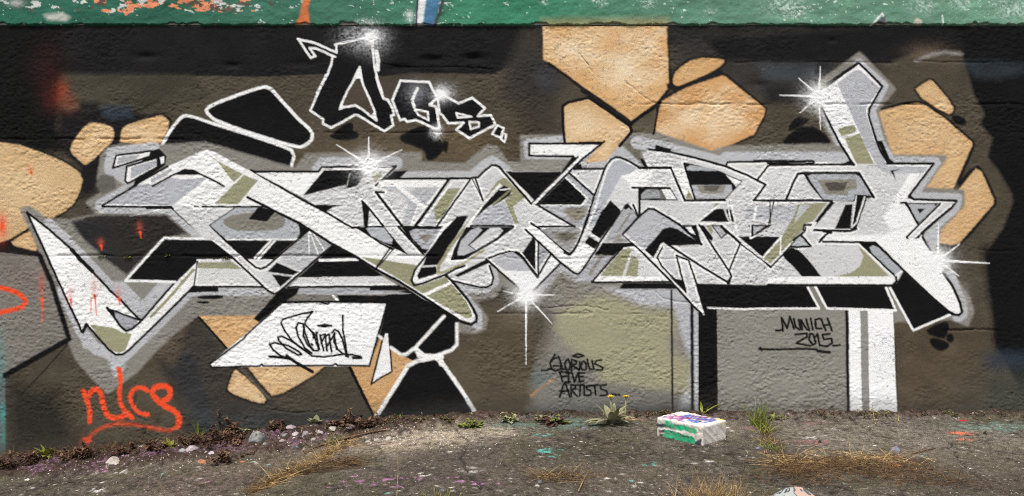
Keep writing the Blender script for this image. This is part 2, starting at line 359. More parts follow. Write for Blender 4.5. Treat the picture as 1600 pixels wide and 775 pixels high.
# --- lettering: black drop blocks behind it
B = lambda t, s_, o='black_block', **k: cv.poly(t, s_, K, o=o, **k)
def L(t, s_, w=3.2, **k):            # black outline, with the bright inner edge the painter left along it
    p_ = P(t, s_) if isinstance(s_, str) else s_; ww = cv.win(p_, w + 6)
    dd = cv.segd(cv.U[ww], cv.V[ww], p_, k.get('closed', False)); lum_ = cv.C[ww].mean(-1)
    cv.mix(ww, np.clip((w / 2 + 3.0 - dd) / 1.4 + .5, 0, 1) * (lum_ > .56), lin(WH), None)
    cv.line(t, s_, w + .4, K, **k)
WL = lambda t, s_, w=3.4, **k: cv.line(t, s_, w, WH, **k)
G = lambda t, s_, c=LG, **k: cv.poly(t, s_, tuple(q - 9 for q in c), o='grey_fill', **k)
W = lambda t, s_, c=WH, **k: cv.poly(t, s_, tuple(q - (19 if c[0] < 235 else 0) for q in c), o='white_fill', **k)
O = lambda t, s_, **k: cv.poly(t, s_, OL, o='olive_fill', **k)
A1 = (150, 220, 5); A2 = (190, 350, 5); A3 = (400, 220, 5); A4 = (400, 350, 5)
B1 = (600, 220, 5); B2 = (600, 350, 5); B3 = (800, 200, 5); B4 = (800, 330, 5)
C1 = (960, 220, 5); C2 = (960, 350, 5); C3 = (1200, 220, 5); C4 = (1200, 370, 5); C5 = (1200, 80, 5)
cv.cur = main
B(I, '440,450 470,450 456,470 440,472 406,505 396,498'); 
B(I, '600,462 640,452 700,486 716,500 713,538 706,546 678,556 650,566 630,556 611,543 607,521 593,527 605,473')
G(A4, '340,500 900,500 1210,545 600,552 320,552', (176, 178, 182)); G(A4, '320,548 600,556 640,605 230,605', (128, 125, 118))
B(A4, '635,555 1030,560 1030,605 650,605'); WL(A4, '600,560 640,600', 3)
B(A4, '890,488 1190,488 1210,518 890,518'); L(A4, '200,608 560,606 1030,606', 2.6)
B(A2, '530,490 755,495 755,530 510,535'); B(A2, '595,560 800,553 780,590 595,585', rnd=1); B(A2, '590,602 690,602 670,625 590,618', rnd=1)
# silhouettes
W(I, '498,268 503,261 619,260 601,280 738,279 746,277 760,262 768,257 778,259 795,270 874,268 895,264 945,264 950,250 960,246 972,247 1000,263 1012,262 1003,238 1020,234 1048,238 1134,259 1136,254 1272,252 1334,256 1312,220 1284,168 1286,140 1342,98 1378,135 1358,170 1358,180 1370,220 1388,254 1459,256 1420,306 1426,311 1495,314 1488,324 1440,366 1454,391 1480,432 1500,476 1502,488 1498,492 1488,490 1460,466 1412,422 1401,442 1394,446 1200,445 924,441 970,388 940,390 902,428 876,410 830,456 818,458 806,449 764,406 771,434 768,444 756,449 708,438 696,432 668,400 610,387 550,356 510,332 472,308', W2)
B(I, '1088,443 1205,446 1278,482 1120,483 1122,645 1091,645 1091,480 1100,492')
B(C4, '-20,380 310,385 400,555 -20,560'); B(C4, '380,385 920,385 1000,575 455,550'); B(C4, '960,385 1010,360 1060,270 1420,600 1135,725')
cv.poly(C4, '318,392 372,390 455,560 395,560', (128, 124, 115), o='grey_fill'); cv.poly(C4, '930,400 955,400 1010,570 1000,575', (110, 104, 92), ident=None)
# lower right columns
cv.cur = 0
cv.poly(I, '1121,484 1322,485 1324,660 1122,660', (138, 135, 127), o='grey_panel', label='flat grey painted panel carrying the place and date', grain=.6)
cv.poly(I, '1326,484 1396,485 1398,560 1403,660 1326,660', (242, 243, 243), o='white_column', label='white painted column with a grey stripe', ident=None)
cv.poly(I, '1344,485 1356,485 1359,660 1347,660', (142, 140, 136), o='grey_stripe', label='grey stripe down the white column')
cv.line(I, '1323,485 1326,660', 5, K, soft=1.2); cv.line(I, '1396,486 1404,660', 1.6, (30, 26, 26), alpha=.55)
cv.poly(I, '1086,480 1091,480 1091,645 1086,645', LG, ident=None)
cv.line(I, '1049,454 1051,645', 3.2, (26, 26, 30), soft=1.1); cv.line(I, '1081,474 1082,645', 5.2, (26, 26, 30), soft=1.2)
cv.cur = main
WL(I, '1106,481 1160,483 1200,482 1280,482', 3); WL(C4, '310,395 400,558 330,562', 3.2); WL(C4, '370,390 460,560 1000,575 925,400', 3.6); WL(C4, '955,400 1135,730 1420,610', 3.6)
# left spike and swoosh
W(I, '42,332 76,358 112,390 144,424 172,454 190,470 216,498 222,500 274,440 308,406 310,448 302,448 292,458 240,510 200,548 192,554 180,554 170,546 134,506 128,518 98,454', (240, 240, 238))
G(T4, '835,205 880,225 1085,300 1030,370 985,385 940,350 880,260', (172, 174, 180)); B(T4, '835,200 890,225 900,280 870,250'); L(T4, '880,225 1085,300', 2.6); L(T4, '835,205 880,265 940,350 985,385 1030,370 1110,300', 3.6)
O(T4, '700,335 880,360 960,400 1030,405 980,540 930,560 870,540 760,420'); cv.line(I, '236,495 262,468 302,422', 4.6, OL)
L(I, '42,332 76,358 112,390 144,424 172,454 190,470 216,498 222,500 274,440 308,406', 3.4); L(I, '112,390 122,402 144,424', 6)
L(I, '42,332 98,454 128,519 134,506 170,546 180,554 192,554 200,548 240,510 292,458 302,448', 3.4, ); B(T4, '640,395 670,330 685,345 650,415')
# bar
W(I, '308,406 440,406 412,448 302,448', (232, 232, 231)); O(A2, '595,300 870,300 940,352 595,345'); L(A2, '592,285 565,490', 2)
L(A2, '560,490 1110,490', 2.8)
B(A2, '330,110 1365,122 1180,280 590,280 420,450 30,440')
WL(A2, '420,452 30,442 330,110 670,116', 3.8); WL(A2, '805,116 1370,120', 3.6); WL(A2, '1175,120 1040,265', 3.2); WL(A2, '1205,122 1068,272', 3.2)
cv.line(A2, '590,281 1180,283', 2.2, WH)
# grey cell between leg and diagonal
G(I, '326,352 366,324 416,323 450,338 468,354 468,364 462,373 345,373', (182, 186, 190)); cv.poly(A1, '990,650 1000,610 1060,580 1200,560 1430,560 1490,620 1450,690 1300,708 1080,702', (130, 126, 116), rnd=1, o='grey_fill'); B(A1, '1270,515 1410,545 1335,632 1190,612'); B(A3, '330,640 420,690 320,775 345,720')
# V stroke
W(I, '266,323 366,324 326,352 390,410 400,418 407,420 416,417 482,360 520,383 498,402 440,452 434,457 428,458 420,455 412,448 366,405 296,350 270,326', (228, 228, 228))
G(A4, '410,50 600,160 500,260 330,262 180,270', (174, 176, 178)); G(A4, '180,285 330,262 480,262 370,370', (196, 197, 200)); WL(A4, '412,60 415,240', 1.8); WL(A4, '420,60 485,235', 1.8); WL(A4, '440,60 530,200', 1.8)
B(A2, '1210,300 1385,375 1340,400 1140,372'); B(A2, '1175,392 1335,412 1240,492')
L(I, '266,323 296,350 366,405 412,448 420,455 428,458.5 434,457 440,452 498,402 520,383', 3); L(I, '366,324 326,352 390,410 400,418 407,420 416,417 482,360', 3); B(A1, '870,662 890,650 905,690 890,690')
# blocks right of the V
B(A4, '600,165 780,260 1000,410 330,418 500,265'); WL(A4, '500,284 795,276', 4.5); W(A4, '340,418 985,408 1110,482 250,492', (230, 230, 230)); L(A4, '250,493 1120,486', 3)
# left arm and long diagonal
W(I, '160,320 214,289 217,285 266,258 316,236 324,234 334,237 398,271 470,311 510,332 550,356 592,378 610,387 668,400 696,432 712,448 728,468 740,488 742,497 736,503 720,499 690,480 660,462 620,438 586,420 554,400 520,382 470,350 416,323 266,323', (236, 236, 235))
W(A1, '260,590 600,505 830,515 1080,520 880,660 990,775 860,775 600,530', (228, 228, 228))
G(A1, '75,498 330,345 590,205 600,260 590,290 865,292 600,505', (186, 188, 194)); W(A1, '330,335 600,190 700,215 610,262 440,345'); G(A1, '420,310 585,215 600,235 440,330', (180, 182, 188)); W(A1, '575,280 700,262 850,275 845,292 640,300')
cv.poly(A1, '610,265 680,226 760,232 835,268', K, o='black_block'); L(A1, '440,355 610,262 690,226 760,234 900,300 1000,355', 2.8)
O(A1, '890,120 1000,185 1150,262 1080,325 1020,255 950,165'); O(A1, '1150,265 1265,310 1110,497 925,492'); WL(A1, '1155,258 1080,332', 2.4)
O(I, '562,401 600,406 652,415 643,436 646,445 658,446 696,432 712,450 728,470 738,488 738,497 728,497 700,482 666,462 600,422'); WL(I, '660,462 702,443', 5)
WL(I, '562,402 600,425 660,464 720,498 735,501 740,494 738,484 726,464 698,432', 3.4)
L(I, '160,321 214,289 217,285 262,260', 3.2); B(A1, '280,350 330,330 310,350 230,380'); L(I, '160,322.5 232,323.5 266,323.5 270,326', 3); L(A1, '400,522 585,520', 5)
L(I, '392,266 398,269 470,311 510,332 550,356 560,355 592,378 612,389', 3.2); L(I, '387,308 416,323 470,350 520,382 554,400 586,420 620,438 660,463 690,483 722,503 736,507 744,502 745,494 740,483 728,465 712,446 698,430', 4)
L(A1, '830,515 1335,516', 2.6); L(A1, '770,512 800,515', 2)
L(A4, '1050,185 930,355', 2.4); L(A4, '1075,195 940,350', 1.6); B(A4, '1040,175 1090,190 1065,205')
# small shapes at the arm's shoulder
cv.poly(T1, '1040,700 1110,500 1190,425 1245,410 1300,470 1290,540 1080,690', K, ident=None)
W(T1, '905,468 1180,432 1170,470 885,560', (230, 230, 230)); G(T1, '925,478 1090,460 1060,495 910,535', (180, 182, 187)); L(T1, '905,465 1185,430 1172,472 882,562', 3, closed=True)
W(T1, '990,550 1230,482 1230,550 1000,680 980,660', (236, 236, 236)); G(T1, '1025,555 1220,500 1220,545 1020,650', (182, 185, 190)); L(T1, '990,550 1230,482 1230,552 1000,682 978,662', 3, closed=True)
W(T1, '1250,480 1282,470 1282,520 1258,532')
# second letter: white beam, black insets
W(I, '400,270 498,269 472,308'); L(I, '398,268 498,268', 3.2)
B(A3, '530,228 870,225 790,355 710,372 700,345 365,428'); cv.line(A3, '735,255 705,365', 2, (150, 150, 150)); B(A3, '440,500 675,503 600,520 540,562')
W(A3, '490,245 520,210 870,205 870,225 530,230 365,425 355,440'); O(A3, '900,250 920,235 985,240 985,275 930,330'); B(A3, '1080,238 1188,232 1125,292 1000,300')
L(A3, '490,240 515,205 830,205', 3.2); L(A3, '950,205 1095,200 935,350', 3.2)
W(A3, '960,310 1490,300 1440,360 960,360')
G(A3, '950,360 1110,355 1270,500 1205,658 1140,655 1195,480 1110,395', (192, 194, 198)); G(A3, '1205,400 1250,365 1430,365 1320,500', (190, 192, 196)); WL(A3, '1110,355 1320,530', 7); WL(A3, '1262,520 1210,655', 2.4)
B(A3, '1490,295 1525,295 1260,672 1222,672'); WL(A3, '1480,310 1215,672', 3)
L(I, '600,279.5 690,279 738,278.5', 3.4)
O(B1, '385,545 410,490 490,372 595,370 460,590 410,630'); G(B1, '280,660 385,545 405,630 410,665', (196, 198, 202)); L(B1, '680,295 410,672', 3); WL(B1, '525,330 270,668', 3)
L(B1, '-130,672 30,672 130,672 480,674', 3)
B(A3, '825,468 885,530 872,692 845,692'); L(A3, '935,400 1000,403', 3); L(A3, '935,400 1030,520 1145,670 1215,775', 4); L(A3, '830,470 900,550 990,660 1085,775', 3.2)
# cells under it
B(A4, '760,20 860,20 1000,20 1070,110 1195,245 1060,182 870,90'); G(A4, '860,40 880,26 1000,30 1068,118 1060,155 1000,142 900,92', (186, 189, 194)); 
W(A4, '1000,20 1120,20 1210,100 1310,220 1330,245 1195,240 1080,110', (228, 228, 228))
B(A4, '1145,25 1500,25 1440,120 1340,240 1290,215'); G(A4, '1198,60 1230,40 1440,40 1456,65 1380,170 1340,202 1300,190 1220,110', (182, 184, 189)); cv.poly(A4, '1265,85 1390,80 1325,152', (134, 130, 122), o='grey_fill')
L(A3, '1145,670 1215,775', 4); L(I, '622,354 662,397', 3.4)
# curved letter
W(I, '738,278 746,277 760,262 768,257 778,259 834,312 820,330 812,352 790,382 740,396 690,432 650,446 644,440 646,424 668,396 690,362 705,340', (226, 226, 226))
L(B1, '715,295 785,500', 2.8); L(B1, '690,298 760,440', 1.4)
B(I, '714,338 732,337 722,354 702,386 686,414 661,415 667,398 686,370 704,350'); W(B2, '470,0 530,0 430,100 335,240 300,320 270,400 270,430 410,390 640,310 560,350 300,460 235,475 220,440 240,370 330,230'); B(B2, '290,340 408,333 412,390 270,432 260,400')
O(B1, '880,320 930,288 960,300 1100,440 1005,515 1058,655 1022,645 975,540 945,470 1000,410 985,375 935,345 900,355 820,440 780,470'); cv.line(I, '757,316 742,336 722,362 704,384 694,402 686,414 684,426', 5, OL)
cv.line(B1, '905,345 780,490 640,680', 4, WH); B(B1, '912,365 935,345 968,362 998,392 985,425 840,522 900,455 780,545 730,592 695,630 780,500'); cv.line(B1, '985,388 850,500', 3, (140, 138, 110)); cv.line(B1, '910,385 985,375', 2, WH)
G(B1, '840,522 940,472 975,545 1015,640 1000,658 680,658 740,590', (188, 190, 196)); L(B1, '680,665 1012,665', 3)
L(B1, '690,290 735,285 790,230 840,192 870,192 900,205 1150,490', 3.4, )
# cells lower centre
B(B2, '640,25 1010,22 880,120 730,205 620,270 525,275 545,200'); G(B2, '575,215 600,130 680,45 740,25 770,45 700,120 655,165 715,205 620,245 575,245', (190, 192, 197)); W(B2, '670,165 830,30 905,30 930,50 890,100 720,200', (226, 226, 226))
W(B2, '715,210 1000,40 1060,30 1165,95 1090,215 980,210 800,265 560,395 545,375 620,320 700,240', (224, 224, 224))
W(B2, '480,300 500,230 540,210 540,280 620,275 520,310'); cv.line(B2, '780,205 620,310 480,370 420,390', 4, (168, 164, 132))
L(B2, '215,440 240,360 340,235 470,60 530,0', 3); L(B2, '215,440 235,478 300,465 400,425 480,395 560,350 630,328', 3.4); L(B2, '530,275 620,272 720,215 880,120 1010,25', 3); L(B2, '530,275 560,190 600,110 680,20', 3)
L(B2, '820,265 900,235 980,213 1060,230 1195,410', 3); 
B(B2, '550,400 780,285 800,270 830,300 580,415'); G(B2, '500,405 535,390 545,415 520,430', LG)
W(B2, '535,440 825,325 855,420 835,470 800,490 740,490 600,465', (230, 230, 230)); L(B2, '825,325 855,420 838,475 800,494 740,492 535,445', 3); L(B2, '480,405 530,445 565,490', 3)
B(B2, '1170,95 1195,100 1200,410 1060,230 1090,215'); WL(B2, '1190,100 1190,390', 2.6); WL(B2, '1070,225 1195,390', 2.6)
G(B2, '830,280 990,220 1050,230 1170,380 1060,370 950,360', (190, 192, 197)); W(B2, '940,365 1140,370 1200,410 1310,235 1380,300 1150,525 1080,525', (236, 236, 236)); L(B2, '1030,220 1075,250 1200,415', 4.2)
G(B2, '1205,130 1300,215 1210,340', (176, 178, 182)); L(B2, '1205,130 1205,415', 2.4); L(B2, '1205,400 1305,235', 3); L(B2, '800,275 1050,500', 3.2); L(B2, '1380,305 1160,530', 3)
# black blocks beside the seven
B(I, '790,268 874,267 881,274 836,314'); B(B3, '415,388 590,550 545,606 195,602'); cv.line(B3, '0,338 360,338', 1.6, LG)
cv.poly(B3, '10,280 400,250 420,290 370,340 0,335', (140, 137, 129), ident=None)
G(B3, '420,382 450,352 645,530 635,572 545,606 590,550', (182, 184, 188)); WL(B3, '420,384 590,550 545,606 230,606', 3)
W(B3, '455,350 720,325 650,525', (226, 226, 226))
W(B3, '135,130 690,125 540,245 185,595 150,590 515,222 135,215'); L(B3, '480,222 135,217 135,122 690,122', 3.2); B(B3, '520,105 722,105 690,126 520,124'); L(B3, '720,106 540,250 190,600', 3.2); B(B3, '470,225 520,228 400,345 380,350'); B(B3, '505,295 540,282 545,312 600,322 480,324'); L(B3, '480,322 725,318', 3); L(B3, '515,225 150,592', 2.2); L(B3, '450,355 645,530', 3)
G(B3, '225,608 545,608 640,560 565,775 485,770', (186, 188, 192)); cv.poly(B3, '390,640 440,620 590,615 570,680 540,720 480,735', (136, 130, 116), soft=3, rnd=1, ident=None); L(B3, '205,605 490,772', 3.2)
# S stroke and V
W(I, '920,324 944,266 954,250 962,245.6 970,246.4 1000,262 1049,262 1064,306 1064,313 1003,313 995,340 970,330 940,380 920,410 908,426 902,428 876,410 822,358 830,350 888,397 896,394 907,376', (230, 230, 230))
G(B3, '725,345 780,255 815,235 850,238 985,308 930,355 850,380 810,450 640,775 580,775 650,540', (186, 189, 195)); W(B3, '850,375 920,360 985,315 1080,320 1100,340 1050,440 940,450')
WL(B3, '735,340 790,255 850,240 985,308', 2.4); WL(B3, '590,775 660,600 735,340', 2.4); WL(B3, '760,570 640,775', 3)
W(I, '830,350 844,358 888,397 896,394 912,380 930,389 928,400 908,426 902,428 896,426 876,410 822,359', (243, 243, 242))
B(I, '954,313 969,328 970,334 938,373 923,363 940,330'); B(B4, '600,195 682,245 645,297 568,247'); WL(B4, '870,0 690,250', 3); WL(B4, '605,175 700,228', 3)
L(B3, '570,775 640,540 720,330 740,290 770,250 810,228 850,232 920,262 1000,312 1050,314 1245,313 1350,567', 3.2); L(B4, '605,0 545,180 510,260 480,310 450,340 410,325', 3.6); B(B4, '395,305 450,322 500,285 490,310 455,347'); L(B4, '150,92 220,140 440,335', 3); L(B4, '105,143 380,402 480,480 510,492 540,475 650,310 690,235 860,0', 3.2)
G(B4, '220,140 520,128 540,150 490,270 450,318 400,292', (164, 164, 163)); cv.poly(B4, '310,168 515,168 480,225 430,245 385,235', (122, 117, 106), soft=3, ident=None); cv.poly(B4, '380,185 460,185 425,225', (72, 68, 60), soft=4, ident=None); L(B4, '205,122 490,118', 3)
B(B3, '880,600 905,586 985,690 960,700 915,625 870,650 790,775 775,775'); G(B3, '900,635 945,640 978,692 880,775 795,775', (180, 182, 186)); G(B4, '870,-20 985,45 880,160 930,235 720,240 790,110', (178, 180, 184)); cv.line(B4, '925,20 840,140', 3, (136, 132, 122)); cv.poly(B4, '790,240 830,170 870,230', (150, 146, 138), soft=2, ident=None)
B(B4, '708,247 930,245 980,275 865,285 790,347 642,342'); G(B4, '655,352 780,350 620,545 560,560 535,490', (180, 182, 187)); cv.line(B4, '700,350 610,490', 5, (140, 136, 126))
B(B3, '985,470 1240,468 1300,566 1005,566 1005,680 985,690'); G(B3, '1008,520 1040,485 1140,478 1168,520 1165,548 1100,550 1010,556', (166, 168, 170)); W(B3, '1165,478 1235,478 1285,556 1205,556'); cv.poly(B3, '1148,478 1165,478 1205,556 1160,556', (110, 108, 104), ident=None); L(B3, '940,467 1235,467', 3); L(B3, '945,600 985,690', 3)
# olive triangle and base
W(B4, '635,548 870,285 965,275 1235,548', (230, 230, 230)); O(B4, '690,507 860,300 905,290 935,295 860,507'); O(B4, '935,345 990,380 980,507 885,507'); W(B4, '640,545 690,510 1220,510 1240,545'); L(B4, '960,262 870,275 625,553', 3); L(B4, '625,555 1240,552', 3)
B(B4, '838,606 870,562 1240,558 1300,606')
# arrow
G(I, '974,365 998,339 1013,326 1022,327 1062,351 1096,382 1060,364 1046,355 1038,357 1007,391', (194, 196, 201)); B(C2, '235,205 380,40 430,22 490,40 690,160 430,170 390,150 310,265')
W(C2, '395,150 420,160 885,455 915,410 740,130 660,0 770,0 985,160 900,360 1000,440 900,460 640,460 580,285 485,245 380,180', (228, 228, 228))
W(C2, '75,75 235,205 320,290 560,530 490,250 580,290 640,460 700,715 600,620 440,450', (222, 222, 223)); cv.poly(C2, '500,255 575,290 620,440 650,600 560,520', (206, 207, 210), ident=None)
W(C2, '335,262 380,185 470,205 580,285 485,245 550,515', (222, 222, 222))
B(C2, '535,440 560,540 440,420'); L(C2, '70,80 190,195 440,445 600,625 700,722', 3.2); WL(C2, '75,75 320,290', 3); WL(C2, '395,150 370,160 318,260 360,330 430,400', 3); L(C2, '375,185 335,262 370,330 550,515', 2.6); L(C2, '485,245 520,390 558,530', 2.8); L(C2, '485,245 580,285 640,460 690,660', 2.8); WL(C2, '570,300 695,705', 2.6); L(C2, '395,145 700,345 885,455', 3.2); L(C2, '885,458 915,410 900,375 740,130 660,0', 3); cv.poly(C2, '870,450 918,410 905,470 885,475', K, ident=None); L(C2, '900,360 980,160', 2.8)
L(I, '974,365 998,339 1013,326 1022,327 1062,351 1096,382', 3.4)
# eye one
B(C1, '545,170 600,180 820,235 1000,315 860,465 555,465'); W(C1, '445,215 545,215 630,460 555,462'); G(C1, '558,210 590,190 740,210 795,235 560,232', (182, 185, 188)); W(C1, '872,268 988,318 950,356'); G(C1, '590,345 915,345 920,390 860,452 632,455', (188, 190, 194)); cv.poly(C1, '640,348 870,348 850,412 680,415', (142, 138, 128), o='grey_fill'); cv.poly(C1, '700,348 830,348 800,395 705,390', (96, 92, 84), ident=None); O(C1, '555,455 580,380 618,458')
L(C1, '545,175 630,462', 3); L(C1, '440,212 490,330 552,466 862,466', 3.2); L(C1, '190,210 440,210', 3.4); L(C1, '215,150 255,215', 4.4); L(C1, '270,68 440,90 650,138 870,200 1040,270 1180,342 1090,464', 3.4); B(C1, '322,33 442,63 440,90 312,72')
L(C1, '1085,466 1320,466 1550,466', 3.2); L(C1, '870,200 885,166 1550,158', 3); B(C1, '1085,146 1352,148 1350,162 1085,162'); L(C1, '1120,300 1195,205 1240,186 1550,178', 3); L(C1, '1328,465 1360,380 1420,262 1550,248', 3.4)
# cells below
O(C1, '790,490 840,485 800,530 770,525'); B(C1, '648,634 780,535 850,530 892,637'); B(C1, '868,535 910,535 942,632 905,634'); WL(C1, '838,485 650,632', 3); WL(C1, '640,640 890,645', 4); WL(C1, '880,460 910,640', 2); WL(C1, '905,460 965,740', 2.6)
G(C1, '1035,512 1222,506 1210,615 1015,615', (192, 194, 198)); WL(C1, '1105,510 1090,615', 4); G(C1, '1240,510 1430,505 1375,642 1215,642', (194, 196, 200)); L(C1, '1215,480 1218,650', 1.6); L(C1, '1245,475 1205,652', 1.8)
B(C2, '500,8 640,8 682,155 600,85'); W(C2, '555,25 598,20 632,82 600,72'); B(C2, '655,8 695,10 772,108 762,138 738,118'); O(C2, '715,10 752,10 772,60 755,82'); B(C2, '755,8 838,8 885,72 835,118'); G(C2, '775,20 825,18 866,74 835,104', (190, 192, 196))
B(C2, '970,98 1060,95 1150,98 1292,100 1160,258'); B(C2, '1045,5 1238,5 1072,108'); G(C2, '1085,18 1175,18 1088,82', (190, 192, 196)); WL(C2, '1062,10 1062,112 1110,92', 2.4)
O(I, '1248,318 1292,317 1270,346 1256,350 1254,360 1220,396 1203,415 1193,403 1220,372 1236,346'); G(C3, '250,500 335,500 200,650', (196, 198, 201)); WL(C2, '1300,100 1297,240', 2); WL(C2, '1160,262 1300,105', 2.6)
L(C2, '835,20 985,150 1150,270 1222,335', 4); L(C2, '1222,335 1380,170 1490,50 1490,10 1540,8', 3.6); WL(C2, '1000,150 1222,318 1370,160', 2.4)
B(C2, '1310,240 1380,185 1440,205 1550,310 1615,372 1480,412 1330,270'); G(C4, '180,75 240,0 275,0 335,75', (190, 193, 196)); L(C4, '270,0 338,76 180,80', 3.2); B(C4, '170,95 200,90 230,110 420,312 265,312 120,135')
# eye two
W(C3, '0,195 670,190 850,190 930,190 960,235 1000,310 800,440 720,250 240,250 130,462 0,462', (228, 228, 228)); B(C3, '275,258 710,250 826,442 770,446 660,475 430,465 340,360'); G(C3, '312,275 350,260 680,260 735,290 805,428 700,420 660,470 440,465 345,335', (180, 184, 188)); cv.poly(C3, '385,305 690,300 695,375 630,385 620,428 450,415', (140, 136, 125), o='grey_fill'); cv.poly(C3, '440,328 618,325 595,392 475,392', (86, 82, 74), o='grey_fill')
L(C3, '0,178 350,158 360,165 340,182', 3); L(C3, '0,200 20,190 300,186 670,184', 3.2); L(C3, '140,462 200,320 235,258 280,250 710,250 826,442', 3.6); L(C3, '0,466 300,465 500,470', 3.4); B(C3, '760,430 826,440 780,450')
# box
W(C3, '515,485 660,488 640,705 350,695', (226, 226, 226)); B(C3, '605,500 662,496 642,688 522,688'); B(C3, '675,420 775,425 770,460 690,690 655,700 640,680 680,500'); WL(C3, '690,432 655,660', 2); WL(C3, '755,440 690,640 655,675', 2.4); B(C3, '490,470 522,482 370,665 345,692 375,620'); L(C3, '350,698 640,706 690,688', 3.6); WL(C3, '345,700 375,640 340,670 290,660 275,705', 2); L(C3, '275,700 285,655 335,660', 3); L(C3, '480,712 410,775', 3.4); L(C3, '440,705 490,715', 5); G(C3, '215,770 255,738 295,775', (190, 193, 196)); L(C3, '200,775 255,735 300,778', 3)
# tall arm
W(I, '1286,140 1342,98 1378,135 1358,170 1358,180 1370,220 1388,254 1334,256 1312,220 1284,168', (236, 236, 236)); G(C5, '540,250 680,145 720,150 875,285 765,450 770,500 860,775 780,775 700,600 610,410', (188, 190, 195), rnd=0); G(C3, '745,0 850,0 930,190 950,240 900,245 860,210', (186, 188, 194)); O(C5, '545,612 560,602 655,576 675,580 692,615 682,632 590,664 570,660'); O(I, '1320,216 1343,208 1366,256 1338,256')
L(I, '1292,134 1342,98.5 1378.5,135 1358,170 1357,180 1364,204 1374,232 1388,256', 3.4); L(I, '1284,168 1310,220 1334,258', 3.4); B(C3, '850,0 892,0 950,140 992,172 935,184'); B(C3, '585,182 640,150 672,188'); L(C3, '590,183 670,184', 3); L(C5, '430,275 700,92', 3)
# right end
G(C3, '860,185 1270,185 1215,252 970,256 900,246', (190, 193, 197)); W(C3, '930,182 1275,182 1268,200 935,195'); W(C3, '1110,255 1185,258 1070,440 985,455')
cv.poly(C3, '900,600 985,455 1070,440 1160,650 960,690', (244, 244, 243), ident=None, soft=3); cv.poly(C3, '480,740 900,735 1150,640 1180,700 1250,900 600,900', (244, 244, 243), ident=None, soft=2.5)
L(C3, '930,178 1295,178 1180,330 1100,432 1140,458 1475,468 1440,520 1290,640 1200,720', 3.6); B(C3, '1085,450 1112,420 1145,458'); B(C3, '955,232 1030,220 980,240 1000,312')
B(C3, '1060,485 1335,486 1172,648'); G(C3, '1090,495 1300,495 1312,520 1185,630 1150,620', (182, 186, 189), rnd=0); B(C3, '1165,530 1228,530 1186,568'); W(C3, '1345,490 1465,480 1300,600 1120,775 1090,755', (224, 225, 226)); L(C3, '1035,484 1080,484 1170,650', 3); L(C3, '1345,492 1085,750', 3); L(C4, '1083,5 1125,58 1180,0', 3); L(C3, '1140,775 1440,520', 3); B(C3, '1195,720 1225,720 1215,745 1235,790 1210,750')
# lower right panel and spike
W(C4, '440,40 700,60 960,300 930,310 420,312 260,110 340,80', (224, 224, 224)); O(C4, '700,60 940,300 900,312 510,312 640,285 720,230 745,150'); W(C4, '0,312 960,310 1005,345 970,372 0,370', (240, 240, 240)); WL(C4, '715,60 985,310', 3); L(C4, '400,42 440,0', 3.4); L(C4, '430,38 830,44', 3.2); L(C4, '720,45 1000,310 1006,350 970,380 0,376', 3.6)
B(C4, '720,42 842,42 1065,265 1000,305'); G(C4, '790,85 820,65 860,80 1050,255 1000,298 815,130', (178, 182, 186)); WL(C4, '1000,300 1055,262', 3)
W(I, '1368,378 1440,372 1454,391 1480,432 1500,476 1501,487 1497,491 1488,488 1460,464 1412,421', (243, 243, 242)); L(C4, '840,45 1065,268 1300,490 1410,585', 3.4); L(C4, '1400,580 1450,605 1490,612 1515,588 1500,520 1450,400 1370,278', 4); L(C4, '1205,0 1240,60 1272,108', 3)
cv.cur = 0

# --- signature panel, sliver, white outlined blocks below
cv.cur = cv.part('signature_panel', 'white slanted panel with a black looping signature')
cv.poly(I, '441,473 605,473 577,572 331,574 328,569', (240, 241, 241)); cv.line(I, '441,473 500,472 512,475 515,472 605,473 577,572 528,571 524,568 520,571 412,572 409,569 406,572 331,574 328,569 381,529 384,524', 3, K); cv.line(I, '384,524 441,473', 3, K)
tg = lambda s_, w=3.3: cv.line(D1, s_, w, K, soft=.7, ident=None)
for s_ in ('990,185 880,210 760,245 745,270 770,330 830,410 900,470 985,510', '990,185 950,235 925,290 920,370 950,440 1000,490 1035,490', '935,285 990,345 1000,385', '985,510 930,470 880,380 862,310 880,270 915,280 940,370 970,450 1000,490', '655,440 700,430 800,450 890,500 905,520 880,525 790,475 730,415 722,385 750,378 820,410 930,490 985,530 1080,538 1220,520 1260,515', '655,440 680,480 740,530 790,545', '1000,350 1020,420 1040,480', '1020,350 1045,480', '1050,365 1080,490', '1055,370 1090,360 1105,490', '1085,380 1120,360 1140,495', '1140,400 1160,360 1180,480', '1145,345 1165,325 1195,340 1225,400 1255,510', '1165,350 1160,420 1190,480 1230,515 1260,510 1250,440 1230,330 1228,215', '1035,295 1085,287 1140,295 1090,302 1035,295', '1260,520 1300,520 1365,535', '1000,390 1030,350', '1060,430 1085,380', '1110,450 1150,380'): tg(s_)
tg('655,535 750,545 820,555', 4.4); tg('790,530 850,575 990,655', 5); tg('1310,545 1370,545', 5); tg('985,438 990,445', 4); tg('1255,530 1270,535', 4)
cv.cur = cv.part('white_sliver', 'narrow white splinter shape beside the signature panel')
cv.poly(D3, '402,355 435,355 460,650 300,750', (236, 236, 236)); cv.line(D3, '402,355 300,750 380,700 462,652 450,500 438,355', 3, K)
cv.cur = cv.part('outlined_block', 'black trapezoid with white outline standing on the ground line')
cv.poly(I, '638,570 650,564 680,560 690,566 748,654 748,700 560,700 578,666', K); cv.spray(660, 662, 60, (52, 66, 70), .5, 16)
wo = lambda s_, w=5.4: cv.line(I, s_, w, WH, soft=1.3)
wo('576,670 638,571 652,564 680,559 690,566 720,608 748,653', 6)
